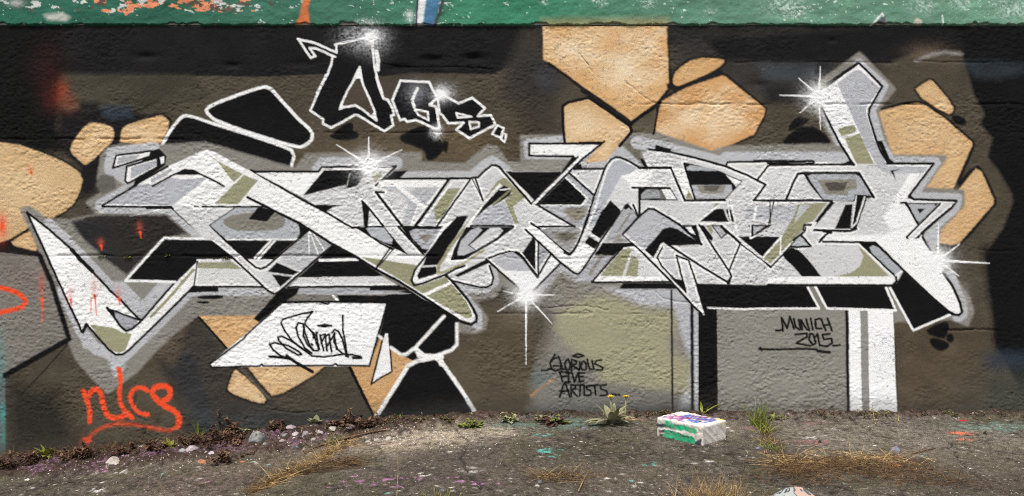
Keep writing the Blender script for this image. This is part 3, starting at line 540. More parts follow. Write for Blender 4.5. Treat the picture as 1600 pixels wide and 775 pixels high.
wo('694,494 650,542 634,554 626,554 611,543', 5); wo('714,506 714,538 706,547 680,556 662,555 650,544', 5); wo('650,546 662,562', 7); wo('686,556 690,568', 8); wo('655,556 690,558', 7); wo('592,525 597,529', 4)
# --- writing in marker black
cv.cur = cv.part('black_writing', 'black handwriting reading GLORIOUS FIVE ARTISTS')
M1 = (830, 540, 5); M2 = (1090, 470, 5)
for s_ in ('80,195 115,195', '125,190 145,180', '205,92 160,110 148,140 160,185 190,200 225,185 240,160 175,160', '185,68 160,120', '215,85 232,140 240,185 270,182', '272,118 262,150 275,190 300,185 305,140 288,108 272,118', '315,195 318,108 352,122 350,140 322,155 372,192', '380,125 376,190', '398,130 386,165 400,190 430,185 430,140 412,122 398,130', '438,108 455,180 492,185 474,115', '548,115 508,118 496,140 560,172 555,190 510,190', '325,80 365,65 412,80 370,92 325,80', '225,210 245,280', '218,210 288,204', '235,242 275,236', '272,214 310,212', '292,215 290,282', '272,286 306,280', '318,212 338,286 366,214', '372,215 376,282 408,276', '370,216 416,214', '372,245 405,240', '222,402 254,300 268,285 300,398', '236,362 292,352', '312,396 312,306 346,312 346,332 316,348 358,394', '352,308 408,306', '382,308 380,390', '414,312 416,388', '468,312 434,316 436,342 466,352 466,384 430,388', '474,312 524,306', '498,310 504,386', '586,304 542,312 546,340 590,354 594,384 540,390', '632,380 640,384', '655,382 665,386', '682,380 690,386'):
    cv.line(M1, s_, 3.3, (20, 19, 19), soft=.8)
cv.cur = cv.part('black_writing', 'black underlined handwriting reading MUNICH 2015')
for s_ in ('612,232 640,232', '650,228 666,228', '668,236 654,132 700,215 720,124 752,216', '750,140 765,205 798,226 806,222 788,148', '818,226 804,148 852,222 872,232 848,142', '884,138 900,226', '952,140 918,148 926,215 970,216', '965,145 1002,232', '1014,138 1050,236', '985,192 1030,186', '762,265 852,254 856,280 770,330 884,352', '880,258 870,300 900,346 922,330 902,264 880,258', '920,282 936,258 952,352', '1032,258 975,264 985,300 1045,294 1050,330 1012,356 960,350', '1060,350 1070,350', '1082,350 1090,350', '1103,346 1110,346', '480,376 600,380 850,375 930,382', '490,366 500,386'):
    cv.line(M2, s_, 3.5, (20, 19, 19), soft=.8)
cv.line(M2, '940,394 1030,402', 4.6, (28, 26, 26))
# --- orange scrawls
cv.cur = cv.part('orange_scrawl', 'orange sprayed handwriting reading nice with a loose underline')
N = (0, 560, 5)
og = lambda s_, w=8, a=1.0, soft=1.5: cv.line(N, s_, w - .9, OR, rnd=2, soft=soft, alpha=a, grain=2.5)
og('650,255 680,330 702,400 700,495'); og('690,300 720,248 770,240 795,300 810,400 850,460 920,468 1000,430', 8.5); og('930,85 942,170', 8.4); og('942,195 928,290 945,370 985,425 1035,465', 7.5); og('1152,255 1110,222 1050,232 1012,290 1030,370 1080,425 1155,440', 7.5); og('1250,345 1320,310 1338,250 1290,212 1220,220 1180,260 1220,320 1280,370 1370,410 1408,480 1385,530', 9.5); og('1385,535 1320,568 1200,545 1000,508 860,515 740,570 680,640', 6, .62, 2.6); og('672,640 690,640', 10); cv.spray(131, 700, 6, OR, .55, 14)
cv.cur = cv.part('orange_scrawl', 'orange sprayed hook on the grey painted stone')
cv.line(T4, '-60,40 0,44 110,72 180,115 202,160 180,195 100,222 0,240 -60,244', 7.5, OR, rnd=2, soft=1.5, grain=2.5)
cv.spray(3, 353, 7, OR, .95, 18)
cv.cur = 0
for x, y, h in ((66, 472, 30), (148, 466, 22), (111, 471, 16), (186, 470, 16), (219, 366, 14), (158, 386, 10), (48, 270, 9)):
    cv.spray(x - 1, y - h * .8, 5, (206, 90, 66), .45, h * .6); cv.line(I, [(x, y - h * .2), (x + 1, y + h * .4)], 4.4, OR, taper=.6, ident=None, soft=1.1)
cv.line(I, '66,470 65.5,503', 1.6, OR, ident=None); cv.line(I, '142,466 142,488', 1.5, OR, ident=None); cv.line(I, '148,466 151,493', 1.5, OR, ident=None)
cv.line(I, '830,618 850,603 866,592', 3.4, (206, 146, 92), alpha=.55, soft=2)
cv.poly(I, '838,575 862,590 845,612 828,600', (96, 116, 116), alpha=.5, soft=8)
# --- sparkles
def star(x, y, r, rays, label):
    cv.cur = cv.part('sparkle', label)
    cv.spray(x, y, r * 1.6, (236, 237, 238), .5, r * 1.5, speck=.7); cv.spray(x, y, r * .95, (252, 252, 252), 1.3, speck=.15, ident=cv.cur)
    for dx, dy, w in rays:
        cv.line(I, [(x, y), (x + dx, y + dy)], w, (248, 248, 248), taper=.75, soft=.7)
    cv.cur = 0
star(576, 258, 14, ((0, -44, 4.2), (-50, -32, 4), (52, -24, 4), (-70, -2, 2.5), (36, 2, 2.5)), 'white sparkle on the top edge of the lettering below the outlined word')
star(822, 461, 14, ((0, 108, 3.6), (-45, 26, 4), (46, 0, 3.6), (-36, -6, 3.4), (40, 44, 3.2), (0, -14, 3)), 'white sparkle with a long downward ray at the lettering tip')
star(1280, 150, 15, ((2, -46, 4), (-62, -1, 4.4), (-32, -28, 4), (-30, 26, 4), (2, 52, 3.6)), 'white sparkle on the tall arm')
star(1466, 407, 14, ((0, -58, 4.6), (80, 4, 5), (34, -26, 4), (32, 24, 4)), 'white sparkle on the right hand spike')
cv.cur = cv.part('sparkle', 'soft white glow dot on the tall outlined letter')
cv.spray(560, 58, 30, (200, 202, 206), .32, 18, speck=1.0); cv.spray(580, 57, 22, (220, 222, 226), .5, 23, speck=.6); cv.spray(580, 58, 10, (252, 252, 252), 1.2, ident=cv.cur)
cv.cur = cv.part('sparkle', 'soft white glow dot between the two smaller outlined letters')
cv.spray(692, 146, 17, (220, 222, 226), .6, 13, speck=.6); cv.spray(689, 147, 8, (252, 252, 252), 1.2, ident=cv.cur); cv.spray(682, 206, 8, (236, 236, 238), .9, speck=1)
cv.cur = 0
# --- wear of the whole face
mot = fbm(U / 34, V / 20, 28, 4, .6); dk = cv.C.mean(-1) < .12
cv.C *= np.where(dk, .70 + .62 * mot, 1.0)[..., None].astype(np.float32)
n2 = fbm(U / 60, V / 22, 9, 4); n3 = vnoise(U / 2.3, V / 1.9, 14)
cv.C *= (0.93 + 0.10 * n2 + 0.05 * n3)[..., None]
fl = (vnoise(U / 2.6, V / 2.2, 15) > 0.93) & (vnoise(U / 40, V / 30, 16) > 0.55) & (cv.C.mean(-1) > .05)       # tiny flakes of older paint
cv.C[fl] = cv.C[fl] * 0.6 + lin((120, 116, 108)) * 0.4
pit = sstep(.70, .80, fbm(U / 4.2, V / 2.6, 26, 2, .6)) * sstep(.48, .62, fbm(U / 70, V / 45, 27, 3)) * (cv.C.mean(-1) > .3)
cv.C += (lin((112, 110, 106)) - cv.C) * (pit * .55)[..., None]
BASEV = np.interp(cv.U0, [-800, 0, 150, 300, 420, 560, 700, 850, 1000, 1300, 1600, 2400], [760, 716, 706, 690, 674, 664, 655, 655, 650, 648, 648, 648])
sp = sstep(-46, 4, V - BASEV + 24 * (fbm(U / 30, V / 30, 18, 3) - .5)) * (0.35 + 0.5 * fbm(U / 14, V / 10, 19, 3))
cv.C += (lin((62, 60, 55)) - cv.C) * (sp * .75)[..., None]                            # splash dirt above the ground

# ------------------------------------------------------------------ materials
def new_mat(name):
    m = bpy.data.materials.new(name); m.use_nodes = True
    return m, m.node_tree.nodes, m.node_tree.links, m.node_tree.nodes['Principled BSDF']
def attr_mat(name, rough=0.8, bscale=180.0, bstr=0.35, bdist=0.004, spec=0.25, rvar=0.12, zs=1.0, grit=False):
    m, n, l, b = new_mat(name)
    a = n.new('ShaderNodeAttribute'); a.attribute_name = 'paint'
    tc = n.new('ShaderNodeTexCoord'); geo = n.new('ShaderNodeNewGeometry')
    nz = n.new('ShaderNodeTexNoise'); nz.inputs['Scale'].default_value = bscale; nz.inputs['Detail'].default_value = 6; nz.inputs['Roughness'].default_value = 0.65
    l.new(geo.outputs['Position'], nz.inputs['Vector'])
    bp = n.new('ShaderNodeBump'); bp.inputs['Strength'].default_value = bstr; bp.inputs['Distance'].default_value = bdist
    l.new(nz.outputs['Fac'], bp.inputs['Height']); l.new(bp.outputs[0], b.inputs['Normal'])
    n3 = n.new('ShaderNodeTexNoise'); n3.inputs['Scale'].default_value = 2.6; n3.inputs['Detail'].default_value = 4; l.new(geo.outputs['Position'], n3.inputs['Vector'])
    m3 = n.new('ShaderNodeMapRange'); m3.inputs['From Min'].default_value = .38; m3.inputs['From Max'].default_value = .62; m3.inputs['To Min'].default_value = bstr * .25; m3.inputs['To Max'].default_value = bstr * 1.15
    l.new(n3.outputs['Fac'], m3.inputs['Value']); l.new(m3.outputs[0], bp.inputs['Strength'])
    mpn = n.new('ShaderNodeMapping'); mpn.inputs['Scale'].default_value = (.7, 1, zs); l.new(geo.outputs['Position'], mpn.inputs[0]); l.new(mpn.outputs[0], nz.inputs['Vector'])
    n2 = n.new('ShaderNodeTexNoise'); n2.inputs['Scale'].default_value = 9; n2.inputs['Detail'].default_value = 4
    l.new(geo.outputs['Position'], n2.inputs['Vector'])
    mr = n.new('ShaderNodeMapRange'); mr.inputs['To Min'].default_value = rough - rvar; mr.inputs['To Max'].default_value = rough + rvar
    l.new(n2.outputs['Fac'], mr.inputs['Value']); l.new(mr.outputs[0], b.inputs['Roughness'])
    b.inputs['Specular IOR Level'].default_value = spec; csock = a.outputs['Color']
    if grit:
        for sc, lo, hi, p0, p1 in ((170, .50, 1.45, .36, .64), (420, .62, 1.40, .38, .62), (38, .78, 1.2, .36, .64)):
            g = n.new('ShaderNodeTexNoise'); g.inputs['Scale'].default_value = sc; g.inputs['Detail'].default_value = 2; l.new(geo.outputs['Position'], g.inputs['Vector'])
            r = n.new('ShaderNodeMapRange'); r.inputs['From Min'].default_value = p0; r.inputs['From Max'].default_value = p1; r.inputs['To Min'].default_value = lo; r.inputs['To Max'].default_value = hi; l.new(g.outputs['Fac'], r.inputs['Value'])
            mx = n.new('ShaderNodeMix'); mx.data_type = 'RGBA'; mx.blend_type = 'MULTIPLY'; mx.inputs[0].default_value = 1; l.new(csock, mx.inputs[6]); l.new(r.outputs[0], mx.inputs[7]); csock = mx.outputs[2]
    l.new(csock, b.inputs['Base Color'])
    return m
def noise_mat(name, c1, c2, scale=20, rough=0.8, bstr=0.3, bdist=0.003, c3=None, spec=0.25, trans=0.0):
    m, n, l, b = new_mat(name)
    geo = n.new('ShaderNodeNewGeometry'); oi = n.new('ShaderNodeObjectInfo')
    nz = n.new('ShaderNodeTexNoise'); nz.inputs['Scale'].default_value = scale; nz.inputs['Detail'].default_value = 5
    l.new(geo.outputs['Position'], nz.inputs['Vector'])
    cr = n.new('ShaderNodeValToRGB'); e = cr.color_ramp.elements
    f = lambda c: tuple(float(x) for x in lin(c)) + (1,)
    e[0].position = 0.34; e[0].color = f(c1); e[1].position = 0.66; e[1].color = f(c2)
    if c3: x = e.new(0.5); x.color = f(c3)
    l.new(nz.outputs['Fac'], cr.inputs['Fac'])
    hs = n.new('ShaderNodeHueSaturation'); mr = n.new('ShaderNodeMapRange'); mr.inputs['To Min'].default_value = 0.8; mr.inputs['To Max'].default_value = 1.2
    l.new(oi.outputs['Random'], mr.inputs['Value']); l.new(mr.outputs[0], hs.inputs['Value'])
    l.new(cr.outputs[0], hs.inputs['Color']); l.new(hs.outputs[0], b.inputs['Base Color'])
    b.inputs['Roughness'].default_value = rough; b.inputs['Specular IOR Level'].default_value = spec
    nb = n.new('ShaderNodeTexNoise'); nb.inputs['Scale'].default_value = scale * 5; nb.inputs['Detail'].default_value = 5
    l.new(geo.outputs['Position'], nb.inputs['Vector'])
    bp = n.new('ShaderNodeBump'); bp.inputs['Strength'].default_value = bstr; bp.inputs['Distance'].default_value = bdist
    l.new(nb.outputs['Fac'], bp.inputs['Height']); l.new(bp.outputs[0], b.inputs['Normal'])
    return m
M_WALL = attr_mat('sprayed_plaster', 0.8, 165, 0.65, 0.005, spec=0.1, zs=1.7)
M_GROUND = attr_mat('old_concrete', 0.9, 130, 1.0, 0.009, spec=0.12, grit=True)
M_BLOCK = attr_mat('painted_block', 0.85, 120, 0.5, 0.003)
M_BITS = attr_mat('chips', 0.85, 200, 0.2, 0.002)
M_CORE = noise_mat('bare_concrete', (120, 114, 104), (146, 140, 130), 6)
M_GRASS = noise_mat('green_grass', (88, 104, 44), (142, 150, 66), 30, 0.6)
M_DRY = noise_mat('dry_grass', (128, 100, 64), (190, 164, 118), 40, 0.75, c3=(156, 128, 86))
M_DRYD = noise_mat('dark_dry_grass', (74, 56, 40), (124, 98, 68), 40, 0.8)
M_LEAF = noise_mat('weed_leaf', (72, 84, 38), (124, 132, 62), 60, 0.6)
M_LEAFG = noise_mat('grey_green_leaf', (118, 118, 88), (154, 150, 116), 60, 0.75)
M_LEAFY = noise_mat('yellow_green_leaf', (104, 112, 42), (150, 148, 62), 60, 0.6)
M_RED = noise_mat('withered_leaf', (52, 36, 32), (98, 64, 48), 50, 0.8, c3=(72, 50, 44))
M_STEM = noise_mat('dead_stem', (96, 74, 56), (134, 106, 80), 50, 0.85)
M_YEL = noise_mat('yellow_flower', (206, 170, 30), (230, 196, 50), 80, 0.6)
M_ROCKG = noise_mat('grey_rock', (92, 94, 94), (146, 146, 142), 28, 0.85, 0.6, 0.006)
M_ROCKL = noise_mat('pale_rock', (136, 128, 120), (184, 176, 166), 24, 0.85, 0.6, 0.006)
M_ROCKP = noise_mat('pink_stained_rock', (126, 112, 120), (176, 166, 164), 18, 0.85, 0.6, 0.006)
M_BRICK = noise_mat('brick_shard', (140, 92, 66), (172, 122, 92), 30, 0.85)
M_REDP = noise_mat('red_plastic', (190, 30, 18), (214, 48, 26), 30, 0.4, 0.05)
M_BLKP = noise_mat('black_plastic', (24, 23, 24), (40, 38, 38), 30, 0.5, 0.05)
M_BLUE = noise_mat('blue_grey_lump', (84, 88, 110), (120, 118, 136), 30, 0.7)
M_WHITE = noise_mat('white_scrap', (206, 204, 200), (232, 230, 226), 30, 0.6)

def tag(o, label=None, cat=None, group=None, kind=None):
    if label: o['label'] = label
    if cat: o['category'] = cat
    if group: o['group'] = group
    if kind: o['kind'] = kind
    return o
def empty(name, loc, **k):
    o = bpy.data.objects.new(name, None); COL.objects.link(o); o.location = loc; o.empty_display_size = 0.1
    return tag(o, **k)
def np_mesh(name, verts, faces, mat, col=None, nrm=None, smooth=True):
    me = bpy.data.meshes.new(name); nv = len(verts); nf = len(faces); k = faces.shape[1]
    me.vertices.add(nv); me.vertices.foreach_set('co', np.ascontiguousarray(verts, np.float32).ravel())
    me.loops.add(nf * k); me.loops.foreach_set('vertex_index', np.ascontiguousarray(faces, np.int32).ravel())
    me.polygons.add(nf); me.polygons.foreach_set('loop_start', np.arange(0, nf * k, k, dtype=np.int32))
    me.polygons.foreach_set('use_smooth', np.full(nf, smooth, dtype=bool))
    me.update(calc_edges=True); me.validate()
    if col is not None:
        a = me.attributes.new('paint', 'FLOAT_COLOR', 'POINT')
        c = np.ones((nv, 4), np.float32); c[:, :3] = col; a.data.foreach_set('color', c.ravel())
    if nrm is not None: me.normals_split_custom_set_from_vertices(nrm.astype(np.float32))
    me.materials.append(mat)
    return me
def link(name, me, parent=None, **k):
    o = bpy.data.objects.new(name, me); COL.objects.link(o)
    if parent: o.parent = parent
    return tag(o, **k)
def box_mesh(name, x0, x1, y0, y1, z0, z1, mat):
    v = np.array([(x, y, z) for x in (x0, x1) for y in (y0, y1) for z in (z0, z1)], np.float32)
    f = np.array([(0, 1, 3, 2), (4, 6, 7, 5), (0, 4, 5, 1), (2, 3, 7, 6), (0, 2, 6, 4), (1, 5, 7, 3)])
    return np_mesh(name, v, f, mat, smooth=False)
def grid_faces(nv, nu):
    i = np.arange(nu - 1); j = np.arange(nv - 1); I_, J_ = np.meshgrid(i, j); a = J_ * nu + I_
    return np.stack([a, a + nu, a + nu + 1, a + 1], -1)

# ------------------------------------------------------------------ the wall: relief and mesh
def wall_relief(U, V):
    rough = 0.34 + 1.25 * sstep(.36, .64, fbm(U / 80, V / 50, 81, 4, .6))
    rough = rough * (1 + 0.5 * sstep(560, 620, V) * sstep(820, 900, U) * (1 - sstep(1330, 1350, U))) * (1 - .5 * sstep(1180, 1300, U) * sstep(190, 260, V) * (1 - sstep(500, 560, V))) * (.75 + .25 * sstep(100, 140, V))
    wx = U + 2.2 * vnoise(U / 7, V / 7, 80); wy = V + 1.6 * vnoise(U / 8, V / 6, 79)
    a = fbm(wx / 5.6, wy / 3.1, 82, 2, .55); b_ = fbm(wx / 12.0, wy / 6.5, 84, 2, .5)
    r = 1 - np.abs(2 * vnoise(wx / 6.2, wy / 3.3, 86) - 1)
    pore = sstep(.80, .93, vnoise(wx / 3.4, wy / 2.6, 77)) * sstep(.5, .7, vnoise(U / 26, V / 18, 76))
    lum = (a - .5) * 0.80 + (r - .6) * 0.20 + (b_ - .5) * .20 - pore * .45
    h = 0.0058 * lum * rough + 0.007 * (fbm(U / 95, V / 70, 88, 2) - .5)
    for v0, ua, ub, dp in ((217, 8, 330, .006), (207, 470, 720, .004), (163, 1290, 1640, .005), (97, 1120, 1640, .0035), (400, -40, 700, .007), (404, 700, 1120, .003), (490, 700, 1000, .004), (392, 1390, 1640, .003), (516, 1480, 1560, .006), (163, 1010, 1200, .005)):
        c = v0 + 2.4 * (fbm(U / 30, U * 0 + v0, 91, 3) - .5) * 2
        m = sstep(ua - 20, ua + 20, U) * (1 - sstep(ub - 20, ub + 20, U)) * (0.25 + 0.9 * sstep(.35, .6, vnoise(U / 22, U * 0 + v0, 93)))
        h = h - dp * m * np.exp(-((V - c) / 1.5) ** 2) + .3 * dp * m * np.exp(-((V - c + 4.5) / 2.5) ** 2)
    for x, y, rx, ry, dp in ((676, 92, 26, 7, .016), (740, 90, 22, 8, .02), (620, 106, 22, 7, .012), (230, 88, 26, 7, .012), (362, 102, 16, 6, .012), (470, 100, 30, 8, .008), (1188, 132, 20, 7, .008), (1300, 63, 10, 5, .008), (248, 664, 6, 14, .010), (225, 676, 5, 12, .010), (212, 625, 3, 14, .008)):
        q = ((U - x) / rx) ** 2 + ((V - y) / ry) ** 2
        h = h - dp * np.exp(-q * (1.2 + fbm(U / 9, V / 6, 95, 3)))
    return h
H = wall_relief(cv.U0, cv.V0)
for q in ('212,600 216,622 206,640 214,652 234,660 226,676 222,692', '980,130 1004,150 1018,160 1060,164 1140,163', '905,84 915,96 925,112', '1020,452 1040,470 1100,474', '600,100 640,106 700,104 770,108', '830,478 860,482 900,476 950,484', '1480,515 1500,517 1530,514 1552,518', '420,640 470,646 520,640'):
    p_ = chaikin(P(I, q), False, 1); ww = cv.win(p_, 8); dd = cv.segd(cv.U[ww] + 1.6 * (vnoise(cv.U0[ww] / 5, cv.V0[ww] / 5, 97) - .5), cv.V[ww] + 2.4 * (vnoise(cv.U0[ww] / 5, cv.V0[ww] / 5, 98) - .5), p_, False)
    H[ww] -= .007 * np.exp(-(dd / 1.1) ** 2) * (.3 + .7 * vnoise(cv.U0[ww] / 12, cv.V0[ww] / 12, 99))
def to_world(U, V, h): return (U - 800) / PXM, -h, (650 - V) / PXM
Xw, Yw, Zw = to_world(cv.U0, cv.V0, H)
def grid_normals(Y, x1, z1):
    gz, gx = np.gradient(Y, z1, x1)
    n = np.stack([gx, -np.ones_like(Y), gz], -1); n /= np.linalg.norm(n, axis=-1, keepdims=True); return n
NW = grid_normals(Yw, (wu - 800) / PXM, (650 - wv) / PXM)
verts = np.stack([Xw, Yw, Zw], -1).reshape(-1, 3); cols = np.clip(cv.C * ALB, 0.004, .86).reshape(-1, 3); nrm = NW.reshape(-1, 3)
F = grid_faces(len(wv), len(wu)); fid = cv.id[:-1, :-1].copy()
cnt = np.bincount(fid.ravel(), minlength=len(cv.parts))
for k in sorted(cv.parts, reverse=True):
    if k and 0 < cnt[k] < 40:
        pk = cv.parts[k][2]; fid[fid == k] = pk; cnt[pk] += cnt[k]; cnt[k] = 0
wall = empty('graffiti_wall', (0, 0.2, -0.35), label='long rough plastered wall covered in graffiti lettering under a green coping', cat='wall')
def into(o):                        # keep world coordinates under the wall's base point
    o.matrix_parent_inverse = Matrix.Translation((0, -0.2, 0.35)); return o
Ff = F.reshape(-1, 4); fr = fid.ravel(); order = np.argsort(fr, kind='stable'); fs = fr[order]
objs = {0: wall}
for k in sorted(cv.parts):
    a, b = np.searchsorted(fs, k), np.searchsorted(fs, k + 1)
    if a == b and k:
        # an outline-only parent still needs to exist for its sub-parts
        if any(pp and pp[2] == k for pp in cv.parts.values()): print('EMPTY PARENT', cv.parts[k])
        continue
    ff = Ff[order[a:b]]; uq, inv = np.unique(ff, return_inverse=True)
    if k == 0: nm, lb, par = 'plaster_face', 'dark brown and black sprayed plaster', wall
    else:
        nm, lb, pid = cv.parts[k]; par = objs.get(pid, wall)
    me = np_mesh(nm, verts[uq], inv.reshape(-1, 4), M_WALL, cols[uq], nrm[uq])
    o = link(nm, me, par, label=lb)
    if par is wall: into(o)
    if k: objs[k] = o
into(link('wall_core', box_mesh('wall_core', -6.7, 6.7, 0.035, 0.40, -0.75, 2.50, M_CORE), wall))
into(link('wall_end', box_mesh('wall_end', -6.74, -6.49, -0.006, 0.034, -0.75, 2.50, M_CORE), wall)); into(link('wall_end', box_mesh('wall_end', 6.48, 6.74, -0.006, 0.034, -0.75, 2.50, M_CORE), wall))

# coping: green painted beam, chipped
cu = axis(-14, 1614, 1.6, -760, 2360); cvv = np.concatenate([np.arange(-70, -8, 6.0), np.arange(-8, 41.5, 1.3)])
cc = Canvas(cu, cvv, (66, 116, 96)); U, V = cc.U0, cc.V0
t = sstep(0, 1600, U); base = lin((46, 98, 80)) * (1 - t)[..., None] + lin((106, 146, 124)) * t[..., None]
mid = np.exp(-((U - 800) / 160) ** 2) * .6; base = base + (lin((44, 132, 98)) - base) * mid[..., None]
cc.C = base * (0.72 + 0.56 * fbm(U / 40, V / 20, 5, 4))[..., None]
def chips(seed, sx, sy, th, mask, col):
    n = fbm(U / sx, V / sy, seed, 4, .6); m = sstep(th, th + .02, n * mask)
    cc.C += (lin(col) - cc.C) * m[..., None]
topm = 1 - sstep(10, 34, V) * .35; lft = 1 - sstep(330, 520, U)
chips(21, 18, 9, .60, (0.35 + .75 * sstep(60, 180, U) * lft) * topm, (222, 140, 104)); chips(22, 15, 8, .62, (.80 + .20 * lft) * topm, (196, 200, 194)); chips(23, 22, 10, .66, (.8 + .22 * lft) * topm, (96, 82, 72)); chips(24, 6, 4, .735, .84 + .24 * vnoise(U / 60, V / 40, 25), (200, 214, 204))
for x_, y_, r_ in ((1225, 8, 26), (1240, 20, 14), (1440, 10, 18), (1580, 14, 26), (1500, 6, 14), (940, 4, 10), (1010, 6, 12), (1110, 18, 8), (850, 3, 6)): cc.spray(x_, y_, r_, (206, 222, 212), .3, r_ * .6, speck=2.2)
cc.poly(I, '462,40 470,22 474,0 486,-4 482,14 484,38', (206, 116, 70), soft=2); cc.poly(I, '70,24 100,20 112,28 104,34 76,32', (196, 196, 188), soft=3, alpha=.8); cc.spray(28, 5, 12, (190, 190, 186), .8, 6)
cc.poly(I, '648,44 655,-10 668,-10 660,44', (226, 228, 232), soft=1.5); cc.poly(I, '662,44 668,-10 690,-10 676,44', (78, 122, 160), soft=2); cc.line(I, '650,44 654,-10', 3, (60, 54, 62)); cc.line(I, '678,42 688,20 695,-10', 5, (70, 70, 74), soft=1.4); cc.spray(640, 25, 6, (220, 226, 224), .7, 8)
cc.line(I, '1358,42 1377,22 1381,30 1376,42', 2.8, (234, 236, 236)); cc.poly(I, '1364,42 1376,28 1382,26 1383,42', (90, 92, 96), soft=1); cc.line(I, '1471,24 1473,42', 2, (220, 226, 222)); cc.poly(I, '1425,38 1430,28 1440,32 1438,40', (190, 186, 170), soft=1.5)
cc.poly(I, '846,30 1045,28 1046,44 846,44', (190, 160, 110), alpha=.4, soft=6); cc.spray(575, 40, 22, (210, 214, 214), .5, 8, speck=1.6)
cc.poly(I, '1170,44 1180,36 1290,36 1310,44', (58, 104, 86), soft=3, alpha=.6)
lip = 40 + 2.6 * (fbm(U / 11, U * 0, 7, 4, .65) - .5) * 2 - 4.5 * sstep(.60, .75, vnoise(U / 30, U * 0 + 3, 8)) * vnoise(U / 6, U * 0, 12)
hc = 0.013 + 0.006 * (fbm(U / 11, V / 7, 9, 3, .6) - .5) + 0.012 * (fbm(U / 60, V / 30, 10, 3) - .5)
hc = hc - 0.024 * sstep(-2.2, .8, V - lip)
X, Y, Z = to_world(U, V, hc)
Zl = Z.copy(); NC = grid_normals(Y, (cu - 800) / PXM, (650 - cvv) / PXM)
me = np_mesh('coping_face', np.stack([X, Y, Zl], -1).reshape(-1, 3), grid_faces(len(cvv), len(cu)).reshape(-1, 4), M_WALL, np.clip(cc.C * ALB, .004, .86).reshape(-1, 3), NC.reshape(-1, 3))
coping = into(link('coping', me, wall, label='green painted coping with chipped orange and white patches'))
link('coping_core', box_mesh('coping_core', -6.74, 6.74, 0.001, 0.44, 2.545, 2.995, M_CORE), coping)

# ------------------------------------------------------------------ the ground
def slab_z(x): return np.interp(x, [-40, -8, -3.33, -2.5, -1.67, -1.0, -.4, 0, 8, 40], [-.6, -.5, -.34, -.26, -.15, -.075, -.015, 0, .01, .05])
def gpos(u, v):                     # layout point on the ground plane, metres
    x = 0.0
    for _ in range(12):
        Zd = 1440 * (CAM_H - float(slab_z(x))) / (v - 330.0); x = (u - 800) * Zd / 1440
    return x, Zd - CAM_D
gx1 = axis(-3.7, 3.7, .008, -40, 40, 1.25); gy1 = axis(-1.9, .07, .0072, -40, 12, 1.25)
gx1 = np.unique(np.round(gx1, 5)); gy1 = np.unique(np.round(gy1, 5))
gc = Canvas(gx1 * 100, gy1 * 100, (95, 87, 78), wob=.5)          # painted in centimetres
U, V = gc.U0, gc.V0; x, y = U / 100, V / 100
n = fbm(U / 26, V / 26, 3, 5, .6); nf = fbm(U / 2.2, V / 2.2, 4, 3, .6); nb = fbm(U / 70, V / 70, 6, 4)
nm = fbm(U / 6, V / 6, 7, 3, .7)
gc.C *= np.clip(0.30 + 0.55 * n + 1.5 * (nf - .42) + .9 * (nm - .4), .16, 2)[..., None]
gc.C *= (0.30 + 1.3 * nb)[..., None]
gc.C += (lin((84, 80, 60)) - gc.C) * (sstep(.45, .62, fbm(U / 14, V / 14, 8, 3)) * .45)[..., None]
soilw = np.interp(x, [-8, -3.4, -2.4, -1.5, -1.0, -.5, 0, 40], [.45, .32, .44, .52, .42, .26, .12, .10]) + .16 * (fbm(U / 16, V / 16, 11, 3) - .5)
soil = sstep(0, .1, soilw + y)
gc.C += (lin((66, 52, 46)) * (0.2 + 1.5 * nf)[..., None] - gc.C) * soil[..., None]
mg = sstep(.50, .62, fbm(U / 12, V / 9, 12, 3)) * soil * sstep(-3.5, -3.2, x) * (1 - sstep(-1.2, -.9, x))
gc.C += (lin((150, 112, 142)) - gc.C) * (mg * .3 * sstep(.4, .6, nf))[..., None]
def gs(u, v, r, col, a=1., ry=None, speck=1.2):
    px, py = gpos(u, v); k = 100 * (py + CAM_D) / 1440
    gc.spray(px * 100, py * 100, r * k, col, a, (ry or r * .9) * k, speck=speck)
def gsplat(u, v, r, col, n=9, st=1.6):
    for _ in range(n):
        q = random.random() ** .7 * r; th = random.random() * 6.28
        gs(u + q * st * math.cos(th), v + q * .35 * math.sin(th), r * random.uniform(.1, .35), col, random.uniform(.7, 1.1), speck=2)
# pale gravelly strip, damp patches, stains
for u, v, r, c, a in ((690, 682, 60, (176, 162, 142), .75), (620, 692, 45, (168, 152, 132), .7), (770, 672, 50, (160, 148, 130), .6), (520, 705, 60, (138, 124, 108), .5), (330, 745, 120, (112, 98, 88), .5), (700, 730, 120, (84, 74, 70), .6), (960, 740, 130, (88, 80, 68), .5), (1500, 740, 160, (84, 74, 64), .6), (1300, 680, 130, (132, 124, 112), .5), (1450, 680, 120, (126, 118, 106), .4)):
    gs(u, v, r, c, a, speck=1.5)
for u, v, r, c, a in ((880, 662, 60, (98, 124, 116), .55), (800, 664, 34, (96, 120, 112), .5), (1560, 668, 60, (104, 128, 118), .5), (1270, 692, 26, (136, 92, 90), .6), (1180, 668, 30, (124, 92, 96), .5), (1275, 660, 26, (128, 96, 98), .4), (1500, 677, 16, (214, 110, 76), .8), (1505, 686, 12, (206, 112, 84), .6), (985, 655, 14, (196, 150, 116), .5)):
    gs(u, v, r, c, a, ry=r * .5, speck=2)
gsplat(860, 703, 15, (96, 172, 160), 14); gsplat(867, 714, 9, (96, 172, 160), 8); gsplat(838, 678, 16, (104, 166, 156), 10, 2); gsplat(1020, 725, 9, (96, 160, 150), 8)
for u, v in ((560, 752), (600, 748), (640, 746), (585, 756), (700, 748), (755, 757), (520, 760), (545, 745), (620, 758), (730, 752), (655, 748), (240, 755), (310, 750), (150, 740)): gsplat(u, v, 11, (164, 112, 148), 5, 2.4)
